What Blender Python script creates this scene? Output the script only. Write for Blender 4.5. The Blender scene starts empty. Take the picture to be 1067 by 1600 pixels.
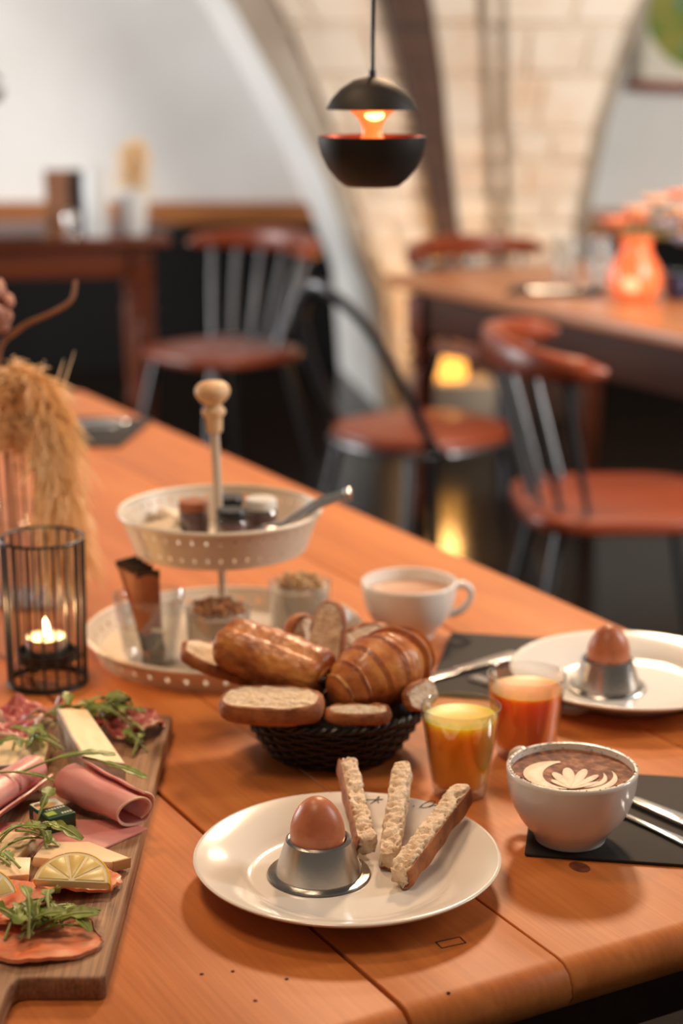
import bpy, bmesh, math, random
from mathutils import Vector, Matrix, noise
R = math.radians
random.seed(7)
scene = bpy.context.scene
COL = scene.collection

# ------------------------------------------------------------------ camera
cd = bpy.data.cameras.new('camera')
cam = bpy.data.objects.new('camera', cd)
COL.objects.link(cam)
cam.location = (0, 0, 1.385)
cam.rotation_euler = (R(90 - 14.3), 0, 0)
cd.sensor_fit = 'VERTICAL'
cd.sensor_height = 36.0
cd.lens = 2780 / 1600 * 36.0
cd.clip_start = 0.05
cd.dof.use_dof = True
cd.dof.focus_distance = 1.385
cd.dof.aperture_fstop = 3.5
scene.camera = cam

# ------------------------------------------------------------------ world, lights, exposure
w = bpy.data.worlds.new('world')
scene.world = w
w.use_nodes = True
w.node_tree.nodes['Background'].inputs[0].default_value = (1.0, 0.86, 0.72, 1)
w.node_tree.nodes['Background'].inputs[1].default_value = 0.12

def area(name, loc, target, size, power, color, shape='DISK', size_y=None):
    l = bpy.data.lights.new(name, 'AREA')
    l.shape = shape
    l.size = size
    if size_y:
        l.size_y = size_y
    l.energy = power
    l.color = color
    o = bpy.data.objects.new(name, l)
    COL.objects.link(o)
    o.location = loc
    o.rotation_euler = (Vector(target) - Vector(loc)).to_track_quat('-Z', 'Y').to_euler()
    return o

# warm lamps hanging over and beyond the breakfast table (above the frame); the third is an added fill
area('ceiling_lamp_and_fill', (0.42, 3.75, 2.6), (0.0, 1.35, 0.75), 0.34, 50, (1.0, 0.67, 0.41))
area('ceiling_lamp_and_fill', (-0.55, 1.9, 2.5), (-0.15, 1.4, 0.75), 0.30, 9, (1.0, 0.68, 0.42))
area('ceiling_lamp_and_fill', (-0.35, 0.9, 2.5), (0.0, 1.4, 0.75), 0.5, 10, (1.0, 0.70, 0.45))  # unseen front fill, added to brighten the food on the near side
# daylight from the windows of the room, to the left and to the right
area('window_daylight', (-5.5, 6.0, 1.5), (0.0, 7.5, 0.9), 2.2, 300, (1.0, 0.985, 0.965), 'RECTANGLE', 2.0)
area('window_daylight', (2.9, 2.2, 2.2), (0.7, 7.4, 1.1), 1.5, 235, (1.0, 0.95, 0.88), 'RECTANGLE', 1.5)
# warm lamp over the oak table
area('ceiling_lamp_and_fill', (0.9, 5.0, 2.5), (0.8, 5.0, 0.7), 0.4, 26, (1.0, 0.74, 0.50))

vs = scene.view_settings
vs.view_transform = 'Standard'
vs.look = 'None'
vs.exposure = 0.0
vs.gamma = 1.0
vs.use_curve_mapping = False

# ------------------------------------------------------------------ materials
def new_mat(name):
    m = bpy.data.materials.new(name)
    m.use_nodes = True
    nt = m.node_tree
    return m, nt, nt.nodes['Principled BSDF']

def node(nt, t, **kw):
    n = nt.nodes.new(t)
    for k, v in kw.items():
        if k.startswith('i_'):
            n.inputs[k[2:].replace('_', ' ')].default_value = v
        else:
            setattr(n, k, v)
    return n

def c4(c):
    return (c[0], c[1], c[2], 1.0)

def hexc(r, g, b):
    f = lambda v: (v / 255 / 12.92) if v / 255 <= 0.04045 else ((v / 255 + 0.055) / 1.055) ** 2.4
    return (f(r), f(g), f(b))

def pm(name, col, rough=0.5, metal=0.0, col2=None, vscale=10.0, vlo=0.35, vhi=0.65, stretch=(1, 1, 1), bump=0.0, bscale=60.0,
       sss=0.0, srad=None, emit=None, estr=0.0, coat=0.0, spec=0.5, rand=0.0, detail=5.0, col3=None):
    m, nt, p = new_mat(name)
    p.inputs['Base Color'].default_value = c4(col)
    p.inputs['Roughness'].default_value = rough
    p.inputs['Metallic'].default_value = metal
    p.inputs['Specular IOR Level'].default_value = spec
    p.inputs['Coat Weight'].default_value = coat
    p.inputs['Coat Roughness'].default_value = 0.08
    if sss:
        p.inputs['Subsurface Weight'].default_value = sss
        p.inputs['Subsurface Radius'].default_value = (0.01, 0.006, 0.004)
        p.inputs['Subsurface Scale'].default_value = 0.6
        if srad:
            p.inputs['Subsurface Radius'].default_value = srad
            p.inputs['Subsurface Scale'].default_value = 1.0
    if emit:
        p.inputs['Emission Color'].default_value = c4(emit)
        p.inputs['Emission Strength'].default_value = estr
    tc = node(nt, 'ShaderNodeTexCoord')
    mp = node(nt, 'ShaderNodeMapping')
    mp.inputs['Scale'].default_value = stretch
    nt.links.new(tc.outputs['Object'], mp.inputs['Vector'])
    out = None
    if col2:
        n = node(nt, 'ShaderNodeTexNoise', i_Scale=vscale, i_Detail=detail)
        nt.links.new(mp.outputs[0], n.inputs['Vector'])
        r = node(nt, 'ShaderNodeValToRGB')
        r.color_ramp.elements[0].position = vlo
        r.color_ramp.elements[1].position = vhi
        r.color_ramp.elements[0].color = c4(col)
        r.color_ramp.elements[1].color = c4(col2)
        if col3:
            e = r.color_ramp.elements.new((vlo + vhi) / 2)
            e.color = c4(col3)
        nt.links.new(n.outputs['Fac'], r.inputs[0])
        out = r.outputs[0]
    if rand:
        oi = node(nt, 'ShaderNodeObjectInfo')
        mr = node(nt, 'ShaderNodeMapRange')
        mr.inputs['To Min'].default_value = 1 - rand
        mr.inputs['To Max'].default_value = 1 + rand * 0.6
        nt.links.new(oi.outputs['Random'], mr.inputs['Value'])
        hs = node(nt, 'ShaderNodeHueSaturation')
        if out:
            nt.links.new(out, hs.inputs['Color'])
        else:
            hs.inputs['Color'].default_value = c4(col)
        nt.links.new(mr.outputs[0], hs.inputs['Value'])
        out = hs.outputs[0]
    if out:
        nt.links.new(out, p.inputs['Base Color'])
    if bump:
        n2 = node(nt, 'ShaderNodeTexNoise', i_Scale=bscale, i_Detail=4.0)
        nt.links.new(mp.outputs[0], n2.inputs['Vector'])
        b = node(nt, 'ShaderNodeBump', i_Strength=bump, i_Distance=0.002)
        nt.links.new(n2.outputs['Fac'], b.inputs['Height'])
        nt.links.new(b.outputs[0], p.inputs['Normal'])
    return m

def wood(name, dark, mid, light, rough=0.35, gscale=1.0, knots=True, coat=0.0, rand=0.0, bump=0.15, spec=0.5, fib=(0.90, 1.05)):
    """grain runs along the local X axis of the piece"""
    m, nt, p = new_mat(name)
    L = nt.links.new
    tc = node(nt, 'ShaderNodeTexCoord')
    oi = node(nt, 'ShaderNodeObjectInfo')
    off = node(nt, 'ShaderNodeVectorMath', operation='SCALE')
    off.inputs[0].default_value = (7.1, 3.3, 5.7)
    L(oi.outputs['Random'], off.inputs['Scale'])
    add = node(nt, 'ShaderNodeVectorMath', operation='ADD')
    L(tc.outputs['Object'], add.inputs[0])
    L(off.outputs[0], add.inputs[1])
    mp = node(nt, 'ShaderNodeMapping')
    mp.inputs['Scale'].default_value = (1.1 * gscale, 14 * gscale, 14 * gscale)
    L(add.outputs[0], mp.inputs['Vector'])
    n = node(nt, 'ShaderNodeTexNoise', i_Scale=2.2, i_Detail=7.0, i_Roughness=0.62, i_Distortion=0.5)
    L(mp.outputs[0], n.inputs['Vector'])
    r = node(nt, 'ShaderNodeValToRGB')
    r.color_ramp.elements[0].position = 0.28
    r.color_ramp.elements[0].color = c4(dark)
    r.color_ramp.elements[1].position = 0.72
    r.color_ramp.elements[1].color = c4(light)
    e = r.color_ramp.elements.new(0.5)
    e.color = c4(mid)
    L(n.outputs['Fac'], r.inputs[0])
    # fine fibre lines
    mp2 = node(nt, 'ShaderNodeMapping')
    mp2.inputs['Scale'].default_value = (3.0 * gscale, 130 * gscale, 60 * gscale)
    L(add.outputs[0], mp2.inputs['Vector'])
    n2 = node(nt, 'ShaderNodeTexNoise', i_Scale=2.0, i_Detail=3.0)
    L(mp2.outputs[0], n2.inputs['Vector'])
    mr = node(nt, 'ShaderNodeMapRange')
    mr.inputs['From Min'].default_value = 0.3
    mr.inputs['From Max'].default_value = 0.7
    mr.inputs['To Min'].default_value = fib[0]
    mr.inputs['To Max'].default_value = fib[1]
    L(n2.outputs['Fac'], mr.inputs['Value'])
    hs = node(nt, 'ShaderNodeHueSaturation')
    L(r.outputs[0], hs.inputs['Color'])
    val = mr.outputs[0]
    if rand:
        m2 = node(nt, 'ShaderNodeMapRange')
        m2.inputs['To Min'].default_value = 1 - rand
        m2.inputs['To Max'].default_value = 1 + rand * 0.5
        L(oi.outputs['Random'], m2.inputs['Value'])
        mu = node(nt, 'ShaderNodeMath', operation='MULTIPLY')
        L(val, mu.inputs[0])
        L(m2.outputs[0], mu.inputs[1])
        val = mu.outputs[0]
    L(val, hs.inputs['Value'])
    col = hs.outputs[0]
    if knots:
        v = node(nt, 'ShaderNodeTexVoronoi', i_Scale=3.1)
        mp3 = node(nt, 'ShaderNodeMapping')
        mp3.inputs['Scale'].default_value = (0.85, 1.9, 1.0)
        L(add.outputs[0], mp3.inputs['Vector'])
        L(mp3.outputs[0], v.inputs['Vector'])
        rr = node(nt, 'ShaderNodeValToRGB')
        rr.color_ramp.elements[0].position = 0.025
        rr.color_ramp.elements[0].color = (1, 1, 1, 1)
        rr.color_ramp.elements[1].position = 0.05
        rr.color_ramp.elements[1].color = (0, 0, 0, 1)
        L(v.outputs['Distance'], rr.inputs[0])
        mx = node(nt, 'ShaderNodeMix', data_type='RGBA')
        L(rr.outputs[0], mx.inputs['Factor'])
        L(col, mx.inputs['A'])
        mx.inputs['B'].default_value = c4([x * 0.3 for x in dark])
        col = mx.outputs['Result']
    L(col, p.inputs['Base Color'])
    p.inputs['Roughness'].default_value = rough
    p.inputs['Coat Weight'].default_value = coat
    p.inputs['Coat Roughness'].default_value = 0.2
    p.inputs['Specular IOR Level'].default_value = spec
    b = node(nt, 'ShaderNodeBump', i_Strength=bump, i_Distance=0.001)
    L(n2.outputs['Fac'], b.inputs['Height'])
    L(b.outputs[0], p.inputs['Normal'])
    return m

def thin_glass(name, tint=(1, 1, 1), rough=0.0, ior=1.45, milky=0.0):
    m, nt, p = new_mat(name)
    L = nt.links.new
    nt.nodes.remove(p)
    tr = node(nt, 'ShaderNodeBsdfTransparent')
    tr.inputs[0].default_value = c4(tint)
    gl = node(nt, 'ShaderNodeBsdfGlossy')
    gl.inputs['Roughness'].default_value = rough
    lw = node(nt, 'ShaderNodeLayerWeight')
    lw.inputs['Blend'].default_value = 0.30
    mr = node(nt, 'ShaderNodeMapRange')
    mr.inputs['To Min'].default_value = 0.05
    mr.inputs['To Max'].default_value = 0.75
    L(lw.outputs['Facing'], mr.inputs['Value'])
    mx = node(nt, 'ShaderNodeMixShader')
    L(mr.outputs[0], mx.inputs[0])
    L(tr.outputs[0], mx.inputs[1])
    L(gl.outputs[0], mx.inputs[2])
    last = mx
    if milky:
        df = node(nt, 'ShaderNodeBsdfDiffuse')
        df.inputs[0].default_value = c4(tint)
        m2 = node(nt, 'ShaderNodeMixShader')
        m2.inputs[0].default_value = milky
        L(mx.outputs[0], m2.inputs[1])
        L(df.outputs[0], m2.inputs[2])
        last = m2
    L(last.outputs[0], nt.nodes['Material Output'].inputs[0])
    return m

M = {}
M['table'] = wood('honey_pine', (0.44, 0.126, 0.028), (0.525, 0.164, 0.039), (0.59, 0.202, 0.052), rough=0.46, knots=True, rand=0.10, spec=0.30)
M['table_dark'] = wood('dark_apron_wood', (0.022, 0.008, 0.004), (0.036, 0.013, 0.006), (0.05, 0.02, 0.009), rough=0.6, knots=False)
M['mahogany'] = wood('red_brown_wood', (0.085, 0.018, 0.007), (0.155, 0.034, 0.012), (0.21, 0.050, 0.018), rough=0.45, knots=False, spec=0.25)
M['oak'] = wood('oak_table_wood', (0.36, 0.12, 0.04), (0.46, 0.17, 0.06), (0.55, 0.22, 0.085), rough=0.3, knots=False)
M['seat'] = wood('chair_seat_wood', (0.12, 0.021, 0.008), (0.215, 0.040, 0.014), (0.29, 0.060, 0.022), rough=0.34, knots=False, spec=0.35)
M['board'] = wood('walnut_board', (0.17, 0.078, 0.037), (0.32, 0.165, 0.083), (0.43, 0.25, 0.14), rough=0.6, gscale=2.0, knots=False, bump=0.5, fib=(0.66, 1.18))
M['rail'] = wood('orange_rail_wood', (0.22, 0.075, 0.02), (0.34, 0.12, 0.035), (0.42, 0.16, 0.05), rough=0.4, knots=False)
M['beam'] = wood('old_beam_wood', (0.025, 0.010, 0.006), (0.06, 0.024, 0.012), (0.095, 0.042, 0.022), rough=0.7, knots=False)
M['floor'] = wood('dark_floor', (0.006, 0.004, 0.003), (0.011, 0.007, 0.005), (0.018, 0.011, 0.008), rough=0.15, knots=False, bump=0.05, spec=0.06)
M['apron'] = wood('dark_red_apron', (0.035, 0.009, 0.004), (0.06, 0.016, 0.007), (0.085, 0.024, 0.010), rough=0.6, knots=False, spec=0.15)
M['knobwood'] = pm('pale_turned_wood', hexc(226, 190, 150), 0.5, col2=hexc(210, 165, 120), vscale=6, stretch=(8, 8, 1))
M['wall'] = pm('white_plaster', (0.74, 0.73, 0.715), 0.9, col2=(0.66, 0.64, 0.61), vscale=1.6, bump=0.15, bscale=20)
M['plaster2'] = pm('grey_beige_stone', (0.42, 0.36, 0.29), 0.9, col2=(0.30, 0.24, 0.185), vscale=3, bump=0.3, bscale=25)
M['mortar'] = pm('beige_mortar', (0.72, 0.64, 0.55), 0.95, col2=(0.64, 0.53, 0.42), vscale=4, bump=0.3, bscale=25)
M['stone'] = pm('sandstone', (0.78, 0.70, 0.61), 0.9, col2=(0.68, 0.49, 0.35), col3=(0.75, 0.66, 0.56), vscale=3.4, vlo=0.3, vhi=0.72, bump=0.4, bscale=18, rand=0.08)
M['black'] = pm('black_wainscot', (0.006, 0.006, 0.006), 0.85, spec=0.15)
M['blackmetal'] = pm('black_metal', (0.012, 0.011, 0.010), 0.42, metal=0.0, bump=0.05, bscale=200)
M['lampblack'] = pm('matte_dark_lamp', (0.020, 0.016, 0.014), 0.55, spec=0.3)
M['gunmetal'] = pm('dark_steel', (0.11, 0.11, 0.115), 0.32, metal=0.8)
M['steel'] = pm('brushed_steel', (0.50, 0.485, 0.47), 0.24, metal=1.0, bump=0.04, bscale=300, stretch=(1, 1, 20))
M['cutlery'] = pm('polished_steel', (0.72, 0.70, 0.68), 0.14, metal=1.0)
M['china'] = pm('white_china', (0.83, 0.775, 0.715), 0.16, coat=0.35, spec=0.5)
M['china2'] = pm('cup_china', (0.82, 0.765, 0.705), 0.18, coat=0.35)
M['egg'] = pm('brown_egg', (0.46, 0.135, 0.06), 0.36, col2=(0.54, 0.18, 0.085), vscale=90, bump=0.06, bscale=900, sss=0.12)
M['crumb'] = pm('bread_crumb', (0.86, 0.68, 0.50), 0.85, col2=(0.72, 0.50, 0.31), vscale=130, vlo=0.42, vhi=0.75, bump=1.0, bscale=300, sss=0.1)
M['crust'] = pm('bread_crust', (0.42, 0.145, 0.042), 0.65, col2=(0.20, 0.052, 0.016), vscale=55, vlo=0.4, vhi=0.7, bump=0.6, bscale=220)
M['pastry'] = pm('baked_pastry', (0.24, 0.052, 0.011), 0.42, col2=(0.66, 0.28, 0.065), col3=(0.47, 0.15, 0.032), vscale=32, stretch=(.8, 1.6, 1.6), vlo=0.33, vhi=0.68, bump=0.9, bscale=95, coat=0.12, detail=8.0)
M['croissant'] = pm('croissant_crust', (0.34, 0.085, 0.018), 0.40, col2=(0.68, 0.30, 0.075), col3=(0.52, 0.17, 0.038), vscale=42, vlo=0.34, vhi=0.7, bump=0.8, bscale=120, coat=0.15, detail=7.0)
M['croissant_dark'] = pm('dark_baked_ridge', (0.22, 0.050, 0.012), 0.36, col2=(0.48, 0.15, 0.035), vscale=42, vlo=0.4, vhi=0.75, bump=0.8, bscale=140, coat=0.2)
M['groove'] = pm('pale_pastry_layers', (0.72, 0.40, 0.14), 0.5, col2=(0.58, 0.27, 0.08), vscale=60)
M['choc'] = pm('dark_chocolate', (0.018, 0.008, 0.005), 0.35)
M['wicker'] = pm('black_wicker', (0.010, 0.009, 0.008), 0.42, bump=0.2, bscale=200)
M['mat'] = pm('dark_leatherette', (0.024, 0.022, 0.022), 0.65, spec=0.25, bump=0.12, bscale=500)
M['glass'] = thin_glass('clear_glass', (0.97, 0.98, 0.98))
M['jarglass'] = thin_glass('jar_glass', (0.95, 0.96, 0.95), milky=0.06)
M['juice_y'] = pm('orange_juice', (1.0, 0.50, 0.045), 0.3, sss=1.0, srad=(.08, .030, .005), spec=0.3)
M['juice_o'] = pm('blood_orange_juice', (1.0, 0.29, 0.06), 0.3, sss=1.0, srad=(.07, .016, .005), spec=0.3)
M['tea'] = pm('milky_cocoa', (0.58, 0.33, 0.22), 0.25)
M['cocoa'] = pm('cocoa_foam', (0.09, 0.026, 0.014), 0.7, col2=(0.44, 0.20, 0.11), col3=(0.22, 0.075, 0.04), vscale=110, vlo=0.34, vhi=0.68, stretch=(1, 1.3, 1), detail=8)
M['foam'] = pm('milk_foam', (0.84, 0.66, 0.50), 0.5, col2=(0.62, 0.36, 0.22), vscale=90, vlo=0.52, vhi=0.85)
M['cocoapowder'] = pm('cocoa_powder', (0.12, 0.035, 0.016), 0.9)
M['tray'] = pm('cream_enamel', (0.72, 0.63, 0.53), 0.42, col2=(0.67, 0.57, 0.46), vscale=8)
M['rod'] = pm('cream_rod', (0.66, 0.54, 0.42), 0.4)
M['granola'] = pm('granola', (0.52, 0.25, 0.10), 0.7, col2=(0.34, 0.13, 0.05), vscale=60, rand=0.35)
M['granola_pale'] = pm('pale_granola', (0.74, 0.50, 0.26), 0.7, col2=(0.58, 0.34, 0.14), vscale=60, rand=0.3)
M['yogurt'] = pm('yogurt', (0.72, 0.60, 0.47), 0.4, sss=0.2)
M['compote'] = pm('fruit_compote', (0.48, 0.22, 0.13), 0.4)
M['sachet'] = pm('brown_paper_sachet', (0.33, 0.10, 0.038), 0.5, col2=(0.24, 0.065, 0.024), vscale=14, bump=0.3, bscale=40)
M['sachet_dark'] = pm('dark_sachet_end', (0.035, 0.02, 0.014), 0.4)
M['jam'] = pm('dark_red_jam', (0.10, 0.010, 0.008), 0.15)
M['honey'] = pm('amber_honey', (0.50, 0.20, 0.02), 0.15)
M['blacklid'] = pm('black_lid', (0.01, 0.01, 0.012), 0.3)
M['whitelid'] = pm('white_lid', (0.7, 0.66, 0.62), 0.35)
M['cream_pack'] = pm('cream_sachet', (0.74, 0.62, 0.48), 0.5, bump=0.3, bscale=60)
M['wax'] = pm('tealight_wax', (0.85, 0.72, 0.55), 0.4, emit=(1.0, 0.62, 0.28), estr=0.55)
M['flame'] = pm('flame', (1, 0.8, 0.5), 0.5, emit=(1.0, 0.72, 0.34), estr=14)
M['alu'] = pm('aluminium_cup', (0.7, 0.68, 0.66), 0.3, metal=1.0)
M['plume'] = pm('dried_plume', (0.90, 0.64, 0.37), 0.8, col2=(0.82, 0.50, 0.23), vscale=14)
M['plume_pale'] = pm('pale_dried_plume', (0.92, 0.72, 0.46), 0.8, col2=(0.85, 0.60, 0.33), vscale=14)
M['drytwig'] = pm('dry_brown_twig', (0.30, 0.13, 0.06), 0.7, col2=(0.2, 0.075, 0.035), vscale=20)
M['drypink'] = pm('dusty_pink_seed_head', (0.50, 0.26, 0.19), 0.8, col2=(0.34, 0.15, 0.11), vscale=30)
M['arugula'] = pm('arugula_green', (0.115, 0.180, 0.022), 0.45, col2=(0.22, 0.28, 0.045), vscale=50, rand=0.25, sss=0.1)
M['stemgreen'] = pm('pale_green_stem', (0.33, 0.38, 0.12), 0.45)
M['ham'] = pm('cooked_ham', (0.68, 0.255, 0.235), 0.36, col2=(0.75, 0.37, 0.33), vscale=22, vlo=0.42, vhi=0.7, bump=0.1, bscale=150, sss=0.25)
M['hamfat'] = pm('ham_fat', (0.74, 0.48, 0.37), 0.4, sss=0.2)
M['prosciutto'] = pm('cured_ham', (0.36, 0.042, 0.042), 0.36, col2=(0.54, 0.17, 0.145), vscale=16, vlo=0.4, vhi=0.75, stretch=(1, 3, 1), sss=0.2)
M['salmon'] = pm('smoked_salmon', (0.82, 0.21, 0.085), 0.34, col2=(0.80, 0.40, 0.25), vscale=40, vlo=0.40, vhi=0.75, stretch=(1, 3.0, 1), bump=0.45, bscale=130, sss=0.3, coat=0.2)
M['salmonskin'] = pm('salmon_brown_edge', (0.52, 0.24, 0.15), 0.5, col2=(0.26, 0.12, 0.07), vscale=60)
M['brie'] = pm('brie_paste', (0.93, 0.73, 0.45), 0.4, col2=(0.88, 0.60, 0.28), vscale=26, vlo=0.55, vhi=0.8, bump=0.2, bscale=120, sss=0.2)
M['rind'] = pm('brie_rind', (0.66, 0.55, 0.45), 0.75, col2=(0.50, 0.37, 0.27), vscale=50, bump=0.4, bscale=160)
M['cheese'] = pm('semi_hard_cheese', (0.90, 0.68, 0.43), 0.4, col2=(0.84, 0.58, 0.33), vscale=20, sss=0.2)
M['cheeserind'] = pm('orange_cheese_rind', (0.50, 0.24, 0.08), 0.5)
M['lemonflesh'] = pm('lemon_flesh', (0.96, 0.72, 0.30), 0.25, col2=(0.94, 0.62, 0.18), vscale=60, sss=0.3)
M['lemonpith'] = pm('lemon_pith', (0.93, 0.82, 0.56), 0.5)
M['lemonrind'] = pm('lemon_rind', (0.82, 0.46, 0.02), 0.35, bump=0.3, bscale=250)
M['packgreen'] = pm('dark_green_foil', (0.006, 0.055, 0.024), 0.35, bump=0.15, bscale=60)
M['packlime'] = pm('lime_green_print', (0.30, 0.46, 0.05), 0.4)
M['packyellow'] = pm('butter_yellow_print', (0.80, 0.50, 0.15), 0.4)
M['packwhite'] = pm('white_print', (0.72, 0.70, 0.62), 0.4)
M['packpink'] = pm('pink_sticker', (0.62, 0.36, 0.25), 0.5)
M['packbrown'] = pm('brown_print', (0.22, 0.10, 0.05), 0.5)
M['ink'] = pm('blue_black_ink', (0.02, 0.025, 0.04), 0.4)
M['copper'] = pm('copper_inside', (0.42, 0.07, 0.03), 0.4, metal=0.5)
M['glow'] = pm('emissive_copper_reflector', (0.9, 0.3, 0.1), 0.4, emit=(1.0, 0.19, 0.04), estr=1.15)  # bulb light reflected off the copper is put in as emission
M['bulb'] = pm('lit_bulb', (1, 0.8, 0.5), 0.4, emit=(1.0, 0.50, 0.14), estr=7)
M['lanternglow'] = pm('lit_amber_glass', (0.9, 0.5, 0.1), 0.4, emit=(1.0, 0.40, 0.06), estr=2.2)
M['amberbulb'] = pm('amber_candle_glow', (1, 0.7, 0.3), 0.4, emit=(1.0, 0.62, 0.16), estr=8)
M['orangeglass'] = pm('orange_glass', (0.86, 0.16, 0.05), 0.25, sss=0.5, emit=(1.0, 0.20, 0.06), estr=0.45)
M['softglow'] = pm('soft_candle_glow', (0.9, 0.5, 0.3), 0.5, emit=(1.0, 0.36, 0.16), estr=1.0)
M['peach'] = pm('peach_petals', (0.80, 0.36, 0.18), 0.7, col2=(0.85, 0.50, 0.32), vscale=20)
M['coral'] = pm('coral_petals', (0.84, 0.22, 0.10), 0.7)
M['blueglass'] = pm('dark_blue_glass', (0.012, 0.02, 0.06), 0.08, coat=0.6)
M['greyblue'] = pm('grey_blue_petals', (0.22, 0.24, 0.34), 0.7)
M['whitepot'] = pm('white_pot', (0.72, 0.73, 0.74), 0.45)
M['paper'] = pm('picture_paper', (0.72, 0.66, 0.55), 0.8)
M['leafprint'] = pm('green_leaf_print', (0.10, 0.20, 0.03), 0.8, col2=(0.36, 0.30, 0.06), vscale=7)
M['tealprint'] = pm('teal_print', (0.12, 0.26, 0.16), 0.8)
M['crack'] = pm('dark_crack', (0.02, 0.008, 0.004), 0.9)
M['knot'] = pm('dark_wood_knot', (0.10, 0.022, 0.008), 0.5, col2=(0.2, 0.05, 0.018), vscale=120)

# ------------------------------------------------------------------ mesh helpers
def build(name, vf, mat, parent=None, loc=None, rot=None, smooth=40, mats=None, midx=None):
    V, F = vf
    me = bpy.data.meshes.new(name)
    me.from_pydata([tuple(v) for v in V], [], F)
    bm = bmesh.new()
    bm.from_mesh(me)
    if midx is None:
        bmesh.ops.remove_doubles(bm, verts=bm.verts, dist=1e-6)
    bmesh.ops.recalc_face_normals(bm, faces=bm.faces)
    bm.to_mesh(me)
    bm.free()
    me.materials.append(M[mat])
    for mm in (mats or []):
        me.materials.append(M[mm])
    if midx is not None:
        me.polygons.foreach_set('material_index', midx)
    if smooth:
        me.polygons.foreach_set('use_smooth', [True] * len(me.polygons))
        me.set_sharp_from_angle(angle=R(smooth))
    o = bpy.data.objects.new(name, me)
    COL.objects.link(o)
    if parent:
        o.parent = parent
    if loc:
        o.location = loc
    if rot:
        o.rotation_euler = rot
    return o

def tag(o, label, cat, group=None, kind=None):
    o['label'] = label
    o['category'] = cat
    if group:
        o['group'] = group
    if kind:
        o['kind'] = kind
    return o

def thing(name, label, cat, loc=(0, 0, 0), rotz=0.0, group=None, rot=None):
    o = bpy.data.objects.new(name, None)
    o.empty_display_size = 0.02
    COL.objects.link(o)
    o.location = loc
    o.rotation_euler = rot if rot else (0, 0, rotz)
    return tag(o, label, cat, group)

def copy_tree(o, parent=None):
    c = o.copy()
    COL.objects.link(c)
    c.parent = parent
    for ch in list(o.children):
        copy_tree(ch, c)
    return c

def lathe(prof, n=48, a0=0.0):
    V, F, rings = [], [], []
    for r, z in prof:
        if r < 1e-7:
            rings.append([len(V)])
            V.append((0, 0, z))
        else:
            s = len(V)
            rings.append(list(range(s, s + n)))
            for i in range(n):
                a = a0 + 2 * math.pi * i / n
                V.append((r * math.cos(a), r * math.sin(a), z))
    for A, B in zip(rings, rings[1:]):
        if len(A) == 1 and len(B) == 1:
            continue
        for i in range(n):
            j = (i + 1) % n
            if len(A) == 1:
                F.append((A[0], B[i], B[j]))
            elif len(B) == 1:
                F.append((A[i], B[0], A[j]))
            else:
                F.append((A[i], B[i], B[j], A[j]))
    return V, F

def smooth_prof(pts, k=6):
    """Catmull-Rom through the points"""
    out = []
    P = [pts[0]] + list(pts) + [pts[-1]]
    for i in range(1, len(P) - 2):
        p0, p1, p2, p3 = [Vector(p) for p in P[i - 1:i + 3]]
        for s in range(k):
            t = s / k
            out.append(0.5 * ((2 * p1) + (p2 - p0) * t + (2 * p0 - 5 * p1 + 4 * p2 - p3) * t * t + (3 * p1 - p0 - 3 * p2 + p3) * t ** 3))
    out.append(Vector(pts[-1]))
    return out

def lerp_list(vals, t):
    x = t * (len(vals) - 1)
    i = min(int(x), len(vals) - 2)
    return vals[i] + (vals[i + 1] - vals[i]) * (x - i)

def tube(path, rad, n=10, closed=False, caps=True, flat=1.0, up=None):
    P = [Vector(p) for p in path]
    N = len(P)
    V, F = [], []
    prev = None
    for i, p in enumerate(P):
        if closed:
            t = (P[(i + 1) % N] - P[i - 1]).normalized()
        else:
            t = (P[min(i + 1, N - 1)] - P[max(i - 1, 0)]).normalized()
        if prev is None:
            ref = Vector(up) if up else (Vector((0, 0, 1)) if abs(t.z) < 0.9 else Vector((1, 0, 0)))
            a = (ref - t * ref.dot(t)).normalized()
        else:
            a = (prev - t * prev.dot(t)).normalized()
        prev = a
        b = t.cross(a)
        r = rad if not isinstance(rad, (list, tuple)) else lerp_list(rad, i / max(1, N - 1))
        for k in range(n):
            g = 2 * math.pi * k / n
            V.append(p + a * (math.cos(g) * r * flat) + b * (math.sin(g) * r))
    for i in range(N if closed else N - 1):
        for k in range(n):
            A = i * n + k
            B = i * n + (k + 1) % n
            C = ((i + 1) % N) * n + (k + 1) % n
            D = ((i + 1) % N) * n + k
            F.append((A, B, C, D))
    if caps and not closed:
        F.append(tuple(range(n)))
        F.append(tuple(range((N - 1) * n, N * n)))
    return V, F

def offset_poly(P, d):
    n = len(P)
    out = []
    area2 = sum(P[i][0] * P[(i + 1) % n][1] - P[(i + 1) % n][0] * P[i][1] for i in range(n))
    s = 1 if area2 > 0 else -1
    for i in range(n):
        a, b, c = Vector(P[i - 1]), Vector(P[i]), Vector(P[(i + 1) % n])
        e1 = (b - a).normalized()
        e2 = (c - b).normalized()
        n1 = Vector((-e1.y, e1.x)) * s
        n2 = Vector((-e2.y, e2.x)) * s
        m = n1 + n2
        if m.length < 1e-6:
            m = n1
        m.normalize()
        k = max(0.4, m.dot(n1))
        out.append(b + m * (d / k))
    return out

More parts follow.
